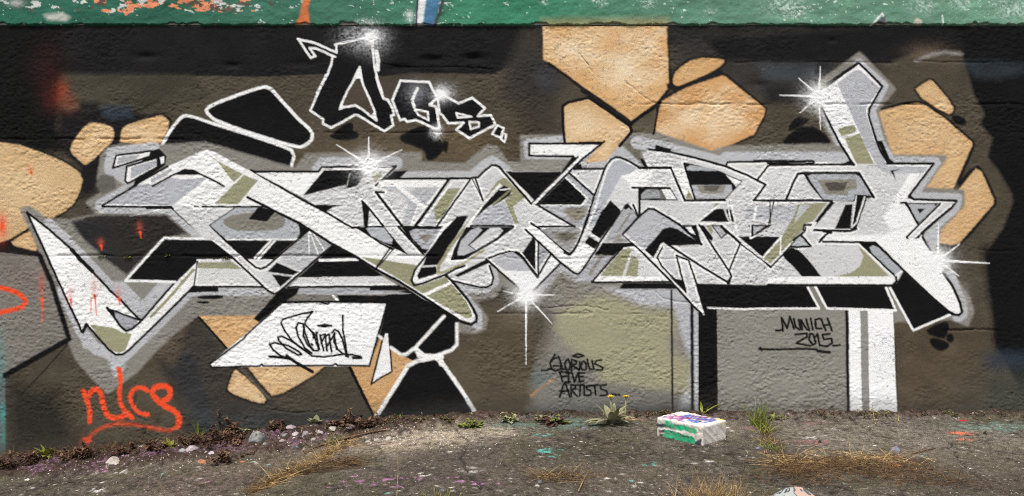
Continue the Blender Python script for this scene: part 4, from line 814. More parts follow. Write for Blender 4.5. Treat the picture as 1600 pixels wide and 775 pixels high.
gsplat(660, 742, 12, (206, 196, 190), 14, 1.0); gsplat(745, 736, 16, (150, 144, 138), 8); gsplat(1262, 684, 10, (214, 208, 198), 10); gsplat(1245, 675, 8, (210, 204, 196), 6); gsplat(150, 768, 12, (190, 184, 180), 10)
sq = random.Random(5)
for _ in range(300):
    u = sq.uniform(-20, 1620); v = 655 + 125 * sq.random() ** .8
    gs(u, v, sq.uniform(1.2, 4.2), sq.choice(((214, 208, 198), (204, 196, 186), (190, 182, 172), (120, 168, 158), (150, 140, 130), (60, 52, 48), (70, 62, 56), (50, 44, 40))), sq.uniform(.5, 1.1), speck=1.5)
spk = (vnoise(U / .8, V / .8, 44) > .93) & (vnoise(U / 9, V / 9, 45) > .5); gc.C[spk] = lin((176, 168, 156))
spd = (vnoise(U / 1.1, V / 1.1, 46) > .90) & (vnoise(U / 8, V / 8, 47) > .5); gc.C[spd] = lin((52, 46, 42))
# joints and cracks where weeds root
def gcrack(pts, w, dp):
    p = [tuple(100 * k for k in gpos(*q)) for q in pts]; ww = gc.win(p, 12)
    return ww, gc.segd(gc.U[ww], gc.V[ww], p, False), w, dp
zg = slab_z(x) + 0.011 * (fbm(U / 3.6, V / 3.6, 21, 3, .65) - .5) + .016 * (fbm(U / 40, V / 40, 22, 3) - .5) + 0.004 * (nf - .5)
mound = soil * (.018 + .030 * fbm(U / 18, V / 14, 24, 3)) + sstep(-.25, 0, y) * .03 * (1 - sstep(-1.2, -.4, x)) + soil * .034 * (fbm(U / 3.5, V / 3.5, 25, 3) - .5)
zg = zg + mound
for q in ([(395, 768), (440, 742), (500, 715), (545, 690), (580, 672)], [(1188, 650), (1192, 668), (1205, 690), (1222, 710), (1240, 735)], [(1240, 735), (1300, 722), (1400, 712), (1440, 720)], [(470, 738), (560, 728)]):
    ww, d_, w_, dp_ = gcrack(q, 2.5, .02)
    g_ = np.exp(-(d_ / 3.0) ** 2); zg[ww] -= .016 * g_; gc.C[ww] += (lin((70, 56, 42)) - gc.C[ww]) * (np.exp(-(d_ / 5.0) ** 2) * .85)[..., None]
for q in ([(700, 660), (730, 690), (720, 720), (760, 775)], [(905, 700), (960, 688), (1010, 694), (1040, 720)], [(1330, 655), (1365, 676), (1420, 684), (1500, 690), (1590, 684)], [(60, 775), (140, 752), (260, 748), (330, 760)], [(1040, 720), (1090, 735), (1110, 760)], [(1480, 690), (1500, 720), (1560, 770)]):
    pp = []
    for k in range(len(q) - 1):
        for j in range(6): t_ = j / 6; pp.append((q[k][0] + (q[k + 1][0] - q[k][0]) * t_ + sq.gauss(0, 3), q[k][1] + (q[k + 1][1] - q[k][1]) * t_ + sq.gauss(0, 1.2)))
    ww, d_, w_, dp_ = gcrack(pp, 1, .01); zg[ww] -= .010 * np.exp(-(d_ / .7) ** 2); gc.C[ww] *= (1 - .55 * np.exp(-(d_ / .7) ** 2))[..., None]
far = sstep(2, 8, np.maximum(np.abs(x) - 3, -y - 1)); zg = zg * (1 - far) + slab_z(x) * far
gz, gxx = np.gradient(zg, gy1, gx1); ng = np.stack([-gxx, -gz, np.ones_like(zg)], -1); ng /= np.linalg.norm(ng, axis=-1, keepdims=True)
gf = grid_faces(len(gy1), len(gx1)).reshape(-1, 4)[:, ::-1]
ground = link('ground', np_mesh('ground', np.stack([x, y, zg], -1).reshape(-1, 3), gf, M_GROUND, np.clip(gc.C * ALB, .004, .8).reshape(-1, 3), ng.reshape(-1, 3)), kind='structure')
ground['label'] = 'old stained concrete ground with paint specks and soil along the wall'
def gh(px, py):
    i = int(np.clip(np.searchsorted(gx1, px) - 1, 0, len(gx1) - 2)); j = int(np.clip(np.searchsorted(gy1, py) - 1, 0, len(gy1) - 2))
    fx = (px - gx1[i]) / (gx1[i + 1] - gx1[i]); fy = (py - gy1[j]) / (gy1[j + 1] - gy1[j])
    a = zg[j, i] * (1 - fx) + zg[j, i + 1] * fx; b = zg[j + 1, i] * (1 - fx) + zg[j + 1, i + 1] * fx
    return float(a * (1 - fy) + b * fy)
def gp(u, v):
    px, py = gpos(u, v); py = min(py, -.025); return Vector((px, py, gh(px, py)))

# ------------------------------------------------------------------ small builders
class MB:
    def __init__(s): s.v = []; s.f = []
    def blade(s, p, d, L, w, bend=.5, seg=4, up=Vector((0, 0, 1)), roll=0.0):
        d = d.normalized(); side = d.cross(Vector((math.cos(roll), math.sin(roll), .2))).normalized(); q = p.copy(); b0 = len(s.v)
        for k in range(seg + 1):
            t = k / seg; ww = w * (1 - t) ** .8 * .5 + w * .03
            s.v += [q - side * ww, q + side * ww]; 
            q = q + d * (L / seg); d = (d + Vector((d.x, d.y, 0)) * bend / seg - up * bend / seg * .6).normalized()
        for k in range(seg): a = b0 + 2 * k; s.f.append((a, a + 1, a + 3, a + 2))
    def leaf(s, p, d, L, w, droop=.5, seg=5, fold=.25):
        d = d.normalized(); side = d.cross(Vector((0, 0, 1)))
        side = side.normalized() if side.length > .01 else Vector((1, 0, 0)); q = p.copy(); b0 = len(s.v)
        for k in range(seg + 1):
            t = k / seg; ww = w * .5 * (math.sin(math.pi * min(1, t ** .75 * .93 + .07)) + .05); nrm = side.cross(d)
            s.v += [q - side * ww + nrm * ww * fold, q.copy(), q + side * ww + nrm * ww * fold]
            q = q + d * (L / seg); d = (d - Vector((0, 0, 1)) * droop / seg).normalized()
        for k in range(seg):
            a = b0 + 3 * k; s.f += [(a, a + 1, a + 4, a + 3), (a + 1, a + 2, a + 5, a + 4)]
    def tube(s, pts, r0, r1, n=5):
        b0 = len(s.v); m = len(pts)
        for k, p in enumerate(pts):
            d = (pts[min(k + 1, m - 1)] - pts[max(k - 1, 0)]).normalized(); a = d.orthogonal().normalized(); b = d.cross(a); r = r0 + (r1 - r0) * k / (m - 1)
            for i in range(n): th = 6.283 * i / n; s.v.append(p + a * (r * math.cos(th)) + b * (r * math.sin(th)))
        for k in range(m - 1):
            for i in range(n): j = (i + 1) % n; s.f.append((b0 + k * n + i, b0 + k * n + j, b0 + k * n + n + j, b0 + k * n + n + i))
        s.f += [tuple(b0 + i for i in reversed(range(n))), tuple(b0 + (m - 1) * n + i for i in range(n))]
    def build(s, name, mat, parent=None, org=None, smooth=True, **k):
        o_ = org or Vector((0, 0, 0)); me = bpy.data.meshes.new(name); me.from_pydata([tuple(q - o_) for q in s.v], [], s.f); me.materials.append(mat)
        if smooth: me.polygons.foreach_set('use_smooth', [True] * len(me.polygons))
        me.update(); o = link(name, me, parent, **k)
        if org is not None and parent is None: o.location = org
        return o
R = random.Random(11)
def rdir(zmin=.2, zmax=1.0):
    a = R.uniform(0, 6.283); z = R.uniform(zmin, zmax); r = math.sqrt(max(0, 1 - z * z)); return Vector((r * math.cos(a), r * math.sin(a) , z))
def rock(name, p, sx, sy, sz, mat, label, cat='rock', group=None, seed=0, rough=.22, flat=.3):
    rr = random.Random(seed); bm = bmesh.new(); bmesh.ops.create_icosphere(bm, subdivisions=3, radius=1)
    o1 = rr.uniform(0, 90); cuts = [Vector((rr.uniform(-1, 1), rr.uniform(-1, 1), rr.uniform(-.4, 1))).normalized() for _ in range(7)]
    for v in bm.verts:
        c = v.co.copy()
        for n_ in cuts:
            e = c.dot(n_) - .72
            if e > 0: c -= n_ * e * .92
        k = 1 + rough * (float(fbm(np.array([c.x * 1.3 + o1 + 9]), np.array([c.y * 1.3 + c.z * 1.1 + 20]), seed % 50, 3)[0]) - .5)
        v.co = Vector((c.x * sx * k, c.y * sy * k, c.z * sz * k))
    zmin = -sz * flat
    for v in bm.verts: v.co.z = max(v.co.z, zmin) - zmin
    me = bpy.data.meshes.new(name); bm.to_mesh(me); bm.free(); me.materials.append(mat)
    o = link(name, me, None, label=label, cat=cat, group=group); o.location = p + Vector((0, 0, -.006)); o.rotation_euler.z = rr.uniform(0, 6.28)
    return o
def tuft(u, v, n, L, mat, label, spread=.03, w=.004, lean=Vector((0, -.15, 0)), zmin=.55, bend=.7, name='grass_tuft', cat='grass', stuff=False, group=None):
    p = gp(u, v); m = MB(); few = n <= 40
    if few: root = empty(name, p, label=label, cat=cat, group=group)
    for _ in range(n):
        if few: m = MB()
        q = Vector((p.x + R.gauss(0, spread), min(p.y + R.gauss(0, spread), -.02), 0)); q.z = gh(q.x, q.y) - .008
        m.blade(q, rdir(zmin, 1) + lean, L * R.uniform(.45, 1.1), w * R.uniform(.6, 1.2), bend * R.uniform(.4, 1.4), 4, roll=R.uniform(0, 6))
        if few: m.build('blade', mat, root, p)
    if few: return root
    if stuff: return m.build('matted_grass', mat, None, p, label=label, kind='stuff')
    return m.build(name, mat, None, p, label=label, cat=cat, group=group)
def weed(u, v, n, r, h, mats, label, leafs=(.03, .016), name='weed', cat='plant', stems=5, group=None, smat=None):
    """several thin stems with small leaves"""
    p = gp(u, v); root = empty(name, p, label=label, cat=cat, group=group); fo = MB(); fo2 = MB()
    for k in range(stems):
        d0 = rdir(.35, 1) + Vector((0, -.2, 0)); L = h * R.uniform(.55, 1.15); q = p + Vector((R.gauss(0, r * .4), min(R.gauss(0, r * .3), .02), -.01)); q.y = min(q.y, -.02); pts = [q.copy()]
        for j in range(4):
            q = q + d0.normalized() * L / 4; q.y = min(q.y, -.018); d0 = d0 + Vector((R.gauss(0, .25), R.gauss(0, .25), R.gauss(0, .2))); pts.append(q.copy())
        st = MB(); st.tube(pts, .0022, .0010, 4); st.build('stem', smat or M_STEM, root, p)
        for j in range(max(1, n // stems)):
            t = R.uniform(.25, 1); i = min(3, int(t * 4)); f_ = t * 4 - i; b = pts[i].lerp(pts[i + 1], f_); dd = rdir(-.2, .8) + Vector((0, -.25, .1))
            (fo if R.random() < .65 else fo2).leaf(b, dd, leafs[0] * R.uniform(.6, 1.3), leafs[1] * R.uniform(.7, 1.2), R.uniform(.2, 1.2), 3)
    for m, mt in ((fo, mats[0]), (fo2, mats[1])):
        if m.v: m.build('foliage', mt, root, p)
    return root
def rosette(u, v, n, L, w, mat, label, zlo=.1, zhi=.8, droop=.9, flowers=(), group=None, name='broadleaf_weed'):
    p = gp(u, v); root = empty(name, p, label=label, cat='plant', group=group)
    for k in range(n):
        a = 6.283 * k / n + R.uniform(-.3, .3); z = R.uniform(zlo, zhi); z *= R.uniform(.4, 1.5); a += R.gauss(0, .5); d_ = Vector((math.cos(a), math.sin(a) * .8 - .2, z)); m = MB()
        b = p + Vector((.012 * math.cos(a), .012 * math.sin(a), .004)); m.leaf(b, d_, L * R.uniform(.65, 1.15), w * R.uniform(.8, 1.15), droop * R.uniform(.6, 1.3), 6, .3); m.v = [Vector((q.x, min(q.y, -.015), max(q.z, gh(q.x, min(q.y, -.015)) + .002))) for q in m.v]; m.build('leaf', mat, root, p)
    for du, h in flowers:
        m = MB(); q = p + Vector((du, .02, 0)); top = q + Vector((du * .2, -.01, h)); m.tube([q, q.lerp(top, .5) + Vector((.004, 0, 0)), top], .007, .005, 6); m.build('stalk', mat, root, p)
        m = MB()
        for k in range(16): a = 6.283 * k / 16; m.leaf(top, Vector((math.cos(a), math.sin(a), .4 + .5 * (k % 2))), .026, .012, .3, 3)
        m.build('flower', M_YEL, root, p)
    return root

# ------------------------------------------------------------------ the painted block
def block():
    a1, a2 = math.radians(132.5), math.radians(42.5); LY, LX, HZ, rr = .33, .245, .122, .014
    px, py = gpos(1097, 696); o = Vector((px, py, 0)); e1 = Vector((math.cos(a1), math.sin(a1), 0)); e2 = Vector((math.cos(a2), math.sin(a2), 0)); z0 = max(gh(px, py), gh(*(o + e1 * LY).xy), gh(*(o + e2 * LX).xy)) - .012
    dims = np.array([LX, LY, HZ]); V_ = []; F_ = []; C_ = []; off = 0
    for ax in range(3):
        for sgn in (0, 1):
            ua, va = [(1, 2), (0, 2), (0, 1)][ax]; nu, nv = int(dims[ua] / .0045), int(dims[va] / .0045); us = np.linspace(0, dims[ua], nu); vs = np.linspace(0, dims[va], nv)
            c = Canvas(us * 1000, vs * 1000, (226, 220, 212), wob=1.6); UU, VV = np.meshgrid(us, vs); pt = np.zeros(UU.shape + (3,)); pt[..., ua] = UU; pt[..., va] = VV; pt[..., ax] = dims[ax] * sgn
            c.C *= (0.86 + .22 * fbm(c.U0 / 30, c.V0 / 30, 3 + ax, 4))[..., None]
            S = lambda x_, y_, r_, col, ry=None, a=1.1: c.spray(x_, y_, r_, col, a, ry, speck=1.2)
            if ax == 0 and sgn == 0:                       # left front face: u = distance from the front corner, v = height
                f = lambda s: [((1 - float(q.split(',')[0])) * LY * 1000, float(q.split(',')[1]) * HZ * 1000) for q in s.split()]
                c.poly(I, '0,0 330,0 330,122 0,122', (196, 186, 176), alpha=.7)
                DK = (58, 60, 70); GR = (38, 168, 118)
                c.line(I, f('.03,.60 .20,.66 .36,.70 .6,.78 .66,.72'), 24, DK, soft=4, rnd=1); c.line(I, f('.08,.34 .3,.42 .4,.4'), 18, DK, soft=4); c.line(I, f('.1,.14 .25,.2 .4,.3'), 16, DK, soft=3); c.line(I, f('.3,.10 .6,.12 .95,.16'), 20, DK, soft=5); c.line(I, f('.9,.16 .97,.3'), 26, DK, soft=6)
                c.line(I, f('.03,.46 .28,.5 .5,.52 .8,.6 .95,.62'), 7, (232, 228, 222), soft=2)
                for s in ('.25,.82', '.36,.72'): c.spray(*f(s)[0], 20 if s == '.25,.82' else 12, GR, 1.4, speck=.4)
                c.line(I, f('.45,.68 .6,.74 .72,.74'), 28, GR, soft=3); c.line(I, f('.7,.72 .85,.70'), 28, GR, soft=3); c.line(I, f('.22,.36 .28,.4'), 22, GR, soft=3); c.line(I, f('.2,.14 .3,.2 .45,.36 .5,.24 .6,.3 .7,.3 .8,.28'), 32, GR, soft=3, rnd=1); c.line(I, f('.45,.2 .6,.18 .8,.22'), 34, GR, soft=3); c.line(I, f('.5,.46 .6,.34 .72,.36'), 8, DK, soft=2)
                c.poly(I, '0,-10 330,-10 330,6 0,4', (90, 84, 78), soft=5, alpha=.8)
            if ax == 1 and sgn == 0:                       # right front face
                c.line(I, [(110, 45), (150, 52), (175, 50)], 3, (140, 132, 126), soft=2, alpha=.7, ident=None); c.line(I, [(100, 30), (105, 12)], 3, (120, 112, 106), soft=2, alpha=.7, ident=None); c.line(I, [(150, 32), (154, 10)], 3, (130, 122, 116), soft=2, alpha=.6, ident=None)
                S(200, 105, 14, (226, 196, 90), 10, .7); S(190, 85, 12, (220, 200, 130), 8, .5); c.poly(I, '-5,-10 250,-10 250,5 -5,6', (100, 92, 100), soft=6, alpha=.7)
            if ax == 2 and sgn == 1:                       # top: u across (x), v along (y)
                rq = random.Random(3)
                for col, k_, xr, yr in (((70, 100, 186), 60, (30, 205), (35, 235)), ((146, 66, 128), 34, (15, 130), (150, 315)), ((150, 40, 74), 20, (70, 215), (40, 220)), ((64, 44, 84), 14, (70, 210), (50, 220)), ((70, 100, 186), 20, (40, 205), (35, 235)), ((222, 214, 212), 7, (20, 225), (20, 310)), ((196, 130, 170), 8, (30, 90), (180, 300))):
                    for _ in range(k_): S(rq.uniform(*xr), rq.uniform(*yr), rq.uniform(8, 18), col, rq.uniform(6, 14), 1.4)
                S(225, 25, 16, (228, 196, 70)); S(205, 40, 10, (230, 206, 110)); S(45, 300, 7, (50, 34, 50))
            grime = sstep(.5, .75, fbm(c.U0 / 22, c.V0 / 22, 60 + ax, 4, .6)) * .45
            c.C += (lin((140, 128, 112)) - c.C) * grime[..., None]
            inn = np.clip(pt, rr, dims - rr); dv = pt - inn; ln = np.linalg.norm(dv, axis=-1, keepdims=True); q = np.where(ln > 1e-9, inn + dv / np.maximum(ln, 1e-9) * rr, pt)
            q = q + .009 * np.stack([fbm(q[..., 1] * 40 + 5, q[..., 2] * 40 + q[..., 0] * 30, s_, 3) - .5 for s_ in (1, 2, 3)], -1)
            fc = grid_faces(nv, nu).reshape(-1, 4) + off
            if (ax == 0 and sgn == 0) or (ax == 1 and sgn == 1) or (ax == 2 and sgn == 0): fc = fc
            else: fc = fc[:, ::-1]
            V_.append(q.reshape(-1, 3)); F_.append(fc); C_.append(np.clip(c.C * ALB, .004, .86).reshape(-1, 3)); off += nu * nv
    me = np_mesh('painted_block', np.concatenate(V_), np.concatenate(F_), M_BLOCK, np.concatenate(C_))
    bm = bmesh.new(); bm.from_mesh(me); bmesh.ops.remove_doubles(bm, verts=bm.verts, dist=.0006); bmesh.ops.recalc_face_normals(bm, faces=bm.faces); bm.to_mesh(me); bm.free()
    b = link('painted_block', me, None, label='white concrete block with green and blue paint marks lying before the wall', cat='block')
    b.location = (o.x, o.y, z0); b.rotation_euler.z = a2
    return b
block()

# ------------------------------------------------------------------ rocks and litter
def painted_boulder():
    px, py = gpos(1247, 806); p = Vector((px, py, gh(px, py))); m, n_, l, b = new_mat('camouflage_painted_stone'); geo = n_.new('ShaderNodeNewGeometry'); nz = n_.new('ShaderNodeTexNoise'); nz.inputs['Scale'].default_value = 6.5; nz.inputs['Detail'].default_value = 3; nz.inputs['Distortion'].default_value = 1.2
    mp = n_.new('ShaderNodeMapping'); mp.inputs['Scale'].default_value = (.8, 1.4, 1.4); l.new(geo.outputs['Position'], mp.inputs[0]); l.new(mp.outputs[0], nz.inputs['Vector']); cr = n_.new('ShaderNodeValToRGB'); cr.color_ramp.interpolation = 'CONSTANT'; e = cr.color_ramp.elements; f = lambda c: tuple(float(k) for k in lin(c)) + (1,)
    e[0].position = 0; e[0].color = f((196, 150, 134)); e[1].position = .40; e[1].color = f((150, 156, 154))
    for pp, c in ((.47, (58, 62, 66)), (.515, (160, 164, 160)), (.60, (84, 88, 90)), (.64, (180, 150, 136))): q = e.new(pp); q.color = f(c)
    l.new(nz.outputs['Fac'], cr.inputs['Fac']); l.new(cr.outputs[0], b.inputs['Base Color']); b.inputs['Roughness'].default_value = .6
    r_ = rock('painted_boulder', p, .15, .12, .10, m, 'rounded stone painted in grey, black and salmon patches beside dry grass', 'stone', None, 3, .45, .3); r_.rotation_euler.z = .4
painted_boulder()
rock('rock', gp(401, 698), .055, .05, .055, M_ROCKG, 'angular grey rock leaning among withered weeds at the wall', 'rock', None, 21, .3)
rock('rock', gp(176, 730), .06, .045, .035, M_ROCKL, 'flat pale rock with broken edge at the edge of the soil strip', 'rock', None, 22)
rock('rock', gp(195, 739), .032, .025, .018, M_ROCKL, 'small pale stone just before the flat pale rock', 'rock', None, 23)
for i, (u, v, s, mt) in enumerate(((300, 712, .05, 2), (455, 682, .035, 2), (462, 690, .03, 2), (478, 688, .038, 2), (500, 686, .03, 2), (445, 690, .028, 0), (520, 682, .03, 1), (590, 688, .026, 1), (608, 686, .03, 1), (575, 690, .022, 1), (490, 694, .02, 1), (440, 698, .02, 1), (330, 716, .026, 2), (285, 714, .03, 0), (120, 722, .03, 0), (548, 678, .032, 2), (680, 676, .016, 1), (415, 704, .018, 0))):
    rock('rubble_stone', gp(u, v), s, s * .8, s * .62, (M_ROCKG, M_ROCKL, M_ROCKP)[mt], ('grey', 'pale', 'lilac stained')[mt] + ' rubble stone in the debris along the foot of the wall', 'rubble', 'rubble along the wall foot', 40 + i, .3)
rock('brick_shard', gp(316, 724), .045, .025, .02, M_BRICK, 'orange brick shard lying on the gravel by withered weeds', 'brick', None, 71)
rock('brick_shard', gp(379, 722), .02, .016, .014, M_BRICK, 'small ochre brick crumb beside the brown weeds', 'brick', None, 72)
rock('white_cap', gp(42, 749), .018, .016, .011, M_WHITE, 'round white cap on the gravel near the wall end', 'cap', None, 73, .05)
rock('red_lid', gp(1504, 658), .034, .022, .010, M_REDP, 'bright red plastic lid lying at the foot of the wall', 'lid', None, 74, .08)
rock('spray_nozzle', gp(1281, 692), .011, .011, .016, M_BLKP, 'black spray can nozzle on the reddish stain', 'nozzle', None, 75, .05)
rock('spray_nozzle', gp(1539, 678), .013, .013, .015, M_BLKP, 'black spray can nozzle beside the orange streak', 'nozzle', None, 76, .05)
rock('spray_nozzle', gp(1580, 660), .012, .012, .012, M_BLKP, 'black spray can nozzle close to the wall near the black edge', 'nozzle', None, 77, .05)
rock('stone_lump', gp(1399, 704), .033, .026, .026, M_BLUE, 'blue grey lump at the back edge of the dry grass', 'stone', None, 78, .2)
rock('stone_lump', gp(1398, 728), .036, .03, .022, M_BRICK, 'tan stone lump inside the dry grass mat', 'stone', None, 79, .3)
rock('stone_lump', gp(1184, 700), .02, .014, .012, M_BLUE, 'bluish pebble left of the grassy joint', 'stone', None, 80, .2)
rock('stone_lump', gp(1196, 708), .012, .012, .016, M_BRICK, 'small tan pebble in the grassy joint', 'stone', None, 81, .2)
rock('stone_lump', gp(1276, 712), .02, .012, .009, M_WHITE, 'white pebble on the dry grass before the joint', 'stone', None, 82, .2)
rock('paint_flake', gp(996, 662), .036, .014, .006, M_ROCKL, 'pale flat flake beside the yellow flowered weed', 'flake', None, 83, .2)
rock('paint_flake', gp(1288, 656), .03, .014, .007, M_ROCKL, 'long pale flake near the white column', 'flake', None, 84, .2)
rock('paint_flake', gp(1300, 668), .026, .016, .005, M_WHITE, 'broad white flake before the grey panel', 'flake', None, 85, .2)
rock('paint_flake', gp(1366, 696), .026, .014, .005, M_WHITE, 'white flake between the column and the dry grass', 'flake', None, 86, .2)
rock('paint_flake', gp(912, 668), .018, .014, .012, M_BLUE, 'teal grey pebble beside the brown leaved weed', 'stone', None, 87, .2)
rock('plastic_scrap', gp(843, 754), .016, .012, .022, M_BLUE, 'pale grey scrap standing in the dead twigs', 'scrap', None, 88, .1)
rock('stone_lump', gp(839, 760), .016, .014, .010, M_ROCKL, 'cream pebble lying by the pale grey scrap', 'stone', None, 89, .1)
rock('stone_lump', gp(931, 765), .011, .009, .007, M_BRICK, 'orange crumb on the concrete beyond the twigs', 'stone', None, 90, .1)

# gravel chips nobody could count
rg = random.Random(17); gv = []; gfc = []; gcol = []
oct_ = [(1, 0, 0), (0, 1, 0), (-1, 0, 0), (0, -1, 0), (0, 0, 1)]
def chip(px, py, s, c):
    b = len(gv); z = gh(px, py); th = rg.uniform(0, 6.28); ct, st_ = math.cos(th), math.sin(th)
    for a, b_, e in oct_:
        k = rg.uniform(.6, 1.2); xx, yy = a * s * k, b_ * s * k * .75
        gv.append((px + xx * ct - yy * st_, py + xx * st_ + yy * ct, z - .002 + e * s * rg.uniform(.4, .8)))
    for q in ((0, 1, 4), (1, 2, 4), (2, 3, 4), (3, 0, 4)): gfc.append(tuple(b + w for w in q))
    cl = lin(c) * rg.uniform(.75, 1.1); gcol.extend([cl] * 5)
for _ in range(8000):
    r = rg.random()
    if r < .45: u, v = rg.uniform(-10, 1610), 656 + 122 * rg.random() ** .9
    elif r < .75: u = rg.uniform(-10, 640); v = np.interp(u, [0, 200, 400, 600, 640], [736, 724, 704, 680, 676]) + rg.gauss(0, 11)
    else: u, v = rg.gauss(660, 70), rg.gauss(686, 9)
    px, py = gpos(u, max(v, 652)); 
    if py > -.03: continue
    c = rg.choice(((196, 188, 176), (176, 166, 152), (150, 140, 128), (206, 200, 192), (110, 100, 92), (82, 74, 68), (170, 150, 160), (140, 126, 108)))
    chip(px, py, (.0022 + .006 * rg.random() ** 2) * (1.5 if r > .45 and rg.random() < .25 else 1), c)
link('gravel', np_mesh('gravel', np.array(gv), np.array(gfc), M_BITS, np.array(gcol) * ALB, smooth=False), kind='stuff', label='fine gravel and crumbs scattered over the concrete')

# ------------------------------------------------------------------ plants
tuft(1186, 664, 70, .21, M_GRASS, 'bright green grass tuft growing from the joint at the wall', .022, .005, Vector((-.05, -.1, .3)), .75, .35)
tuft(1195, 672, 50, .13, M_LEAFY, 'yellow green grass blades at the foot of the bright tuft', .025, .005)
tuft(1206, 700, 70, .075, M_GRASS, 'short green grass clump midway along the joint', .035, .004, zmin=.4); tuft(1200, 690, 50, .09, M_DRY, 'straw coloured grass between the two green clumps', .03, .004, zmin=.4)
tuft(1218, 716, 80, .07, M_DRYD, 'low brown grass clump at the lower end of the joint', .05, .004, zmin=.2, stuff=True)
tuft(1120, 790, 420, .15, M_DRY, 'dense straw coloured grass tuft beside the painted boulder', .075, .0035, Vector((0, 0, .25)), .5, .6); tuft(1068, 786, 90, .06, M_DRYD, 'dark matted grass left of the dense straw tuft', .06, .004, zmin=.1, stuff=True)
tuft(688, 784, 26, .10, M_LEAFY, 'thin yellow grass blades rising from the magenta stained ground', .03, .004, zmin=.7, bend=.3)
tuft(520, 694, 60, .09, M_GRASS, 'green grass clump at the head of the crack', .03, .004, zmin=.4); tuft(502, 712, 60, .10, M_DRY, 'straw grass bending along the crack', .03, .004, zmin=.3)
tuft(322, 690, 26, .14, M_GRASS, 'upright green blades among the brown weeds', .012, .005, zmin=.8, bend=.3)
for u in (1245, 1262, 1290, 1325, 1340, 1372, 1388): pass
def mat_grass(pts, n, L, w, mat, label, name='dry_grass_mat', sp=.05, zr=(.0, .25)):
    m = MB(); path = [gp(*q) for q in pts]
    for _ in range(n):
        k = R.uniform(0, len(path) - 1.001); i = int(k); c = path[i].lerp(path[i + 1], k - i); dr = (path[i + 1] - path[i]).normalized()
        q = Vector((c.x + R.gauss(0, sp), min(c.y + R.gauss(0, sp * .8), -.02), 0)); q.z = gh(q.x, q.y) + R.uniform(.001, .03)
        d_ = dr * R.choice((-1, 1)) * R.uniform(.4, 1.2) + Vector((R.gauss(0, .95), R.gauss(0, .8), R.uniform(*zr) * 2.2))
        b0 = len(m.v); m.blade(q, d_, L * R.uniform(.5, 1.3), w, .25, 4, roll=R.uniform(0, 6))
        for t in range(b0, len(m.v)):
            p_ = m.v[t]; p_.y = min(p_.y, -.015); p_.z = max(p_.z, gh(p_.x, p_.y) + .001)
    return m.build(name, mat, None, None, kind='stuff', label=label)
mat_grass([(1215, 728), (1270, 726), (1340, 722), (1420, 726)], 420, .12, .0028, M_DRY, 'flattened straw mat between the joint and the tan stone lump', sp=.07)
mat_grass([(1230, 735), (1300, 732), (1430, 736)], 1100, .09, .003, M_DRYD, 'dark brown matted grass under the straw', sp=.09)
mat_grass([(1180, 752), (1300, 752), (1420, 750), (1520, 755)], 420, .08, .003, M_DRYD, 'loose brown stalks scattered before the straw mat', sp=.09)
mat_grass([(405, 766), (450, 744), (500, 720), (548, 692)], 420, .12, .0028, M_DRY, 'dry stalks lying along the diagonal crack', sp=.03)
mat_grass([(405, 764), (450, 742), (520, 728), (565, 724)], 560, .08, .003, M_DRYD, 'short brown stalks branching off the diagonal crack', sp=.03)
mat_grass([(830, 752), (870, 748), (920, 750)], 110, .10, .0035, M_DRYD, 'bundle of dead brown twigs on bare concrete', 'twig_litter', .04, (0, .3))
mat_grass([(830, 754), (860, 750), (915, 754)], 60, .11, .003, M_DRY, 'pale dead stalks over the twig bundle', 'twig_litter', .035, (0, .4))
mat_grass([(0, 730), (130, 722), (250, 710), (370, 694)], 700, .07, .003, M_DRYD, 'dead stalks and leaf litter along the soil strip', 'leaf_litter', .07, (0, .5))
def twig(pts, r, label, mat=M_STEM, lift=.006):
    m = MB(); P_ = []
    for q in pts: g_ = gp(q[0], q[1]); P_.append(g_ + Vector((0, 0, lift + (q[2] if len(q) > 2 else 0))))
    m.tube(P_, r, r * .6, 6); m.build('twig', mat, None, P_[0].copy(), label=label, cat='twig')
twig([(475, 709), (500, 700), (540, 690), (590, 680)], .009, 'thick curved branch lying over the green clump at the crack', lift=.014)
twig([(560, 682), (600, 678), (660, 672)], .006, 'weathered branch lying along the pale gravel', lift=.01)
twig([(1405, 712), (1430, 708), (1462, 702)], .005, 'thin stick pointing away from the blue grey lump'); twig([(904, 770), (912, 752), (921, 736)], .0028, 'pale stalk slanting beside the twig bundle', M_DRY, .01)
twig([(620, 778), (622, 752, .05), (621, 726, .10)], .0016, 'thin bent stalk standing before the pale gravel', M_DRY); twig([(1368, 664), (1362, 650, .02), (1354, 645, .05)], .003, 'short stick leaning at the foot of the white column', M_DRY); twig([(1404, 660), (1404, 655, .03)], .003, 'stub of straw standing by the white column', M_DRY)
# yellow flowered weed
rosette(956, 664, 17, .15, .048, M_LEAFG, 'grey green rosette weed with two yellow flower heads at the wall', .4, 2.2, .9, ((-.005, .165), (.075, .165)))
rosette(865, 661, 11, .11, .048, M_RED, 'brown leaved weed at the wall with a few green leaves', .2, .9, 1.0); weed(876, 660, 60, .05, .065, (M_LEAFY, M_LEAF), 'yellow green leaves sprouting beside the brown leaved weed', (.030, .022), 'broadleaf_weed', 'plant', 9, None, M_LEAF); weed(852, 656, 60, .05, .065, (M_LEAFG, M_LEAF), 'pale rounded leaves left of the brown leaved weed', (.030, .022), 'broadleaf_weed', 'plant', 9, None, M_LEAF)
weed(742, 667, 60, .05, .065, (M_LEAF, M_LEAF), 'low green clover like plant right of the black trapezoid', (.030, .022), 'broadleaf_weed', 'plant', 9, None, M_LEAF); weed(728, 668, 60, .05, .065, (M_LEAFY, M_LEAF), 'small yellowish plant against the low green plant', (.030, .022), 'broadleaf_weed', 'plant', 9, None, M_LEAF)
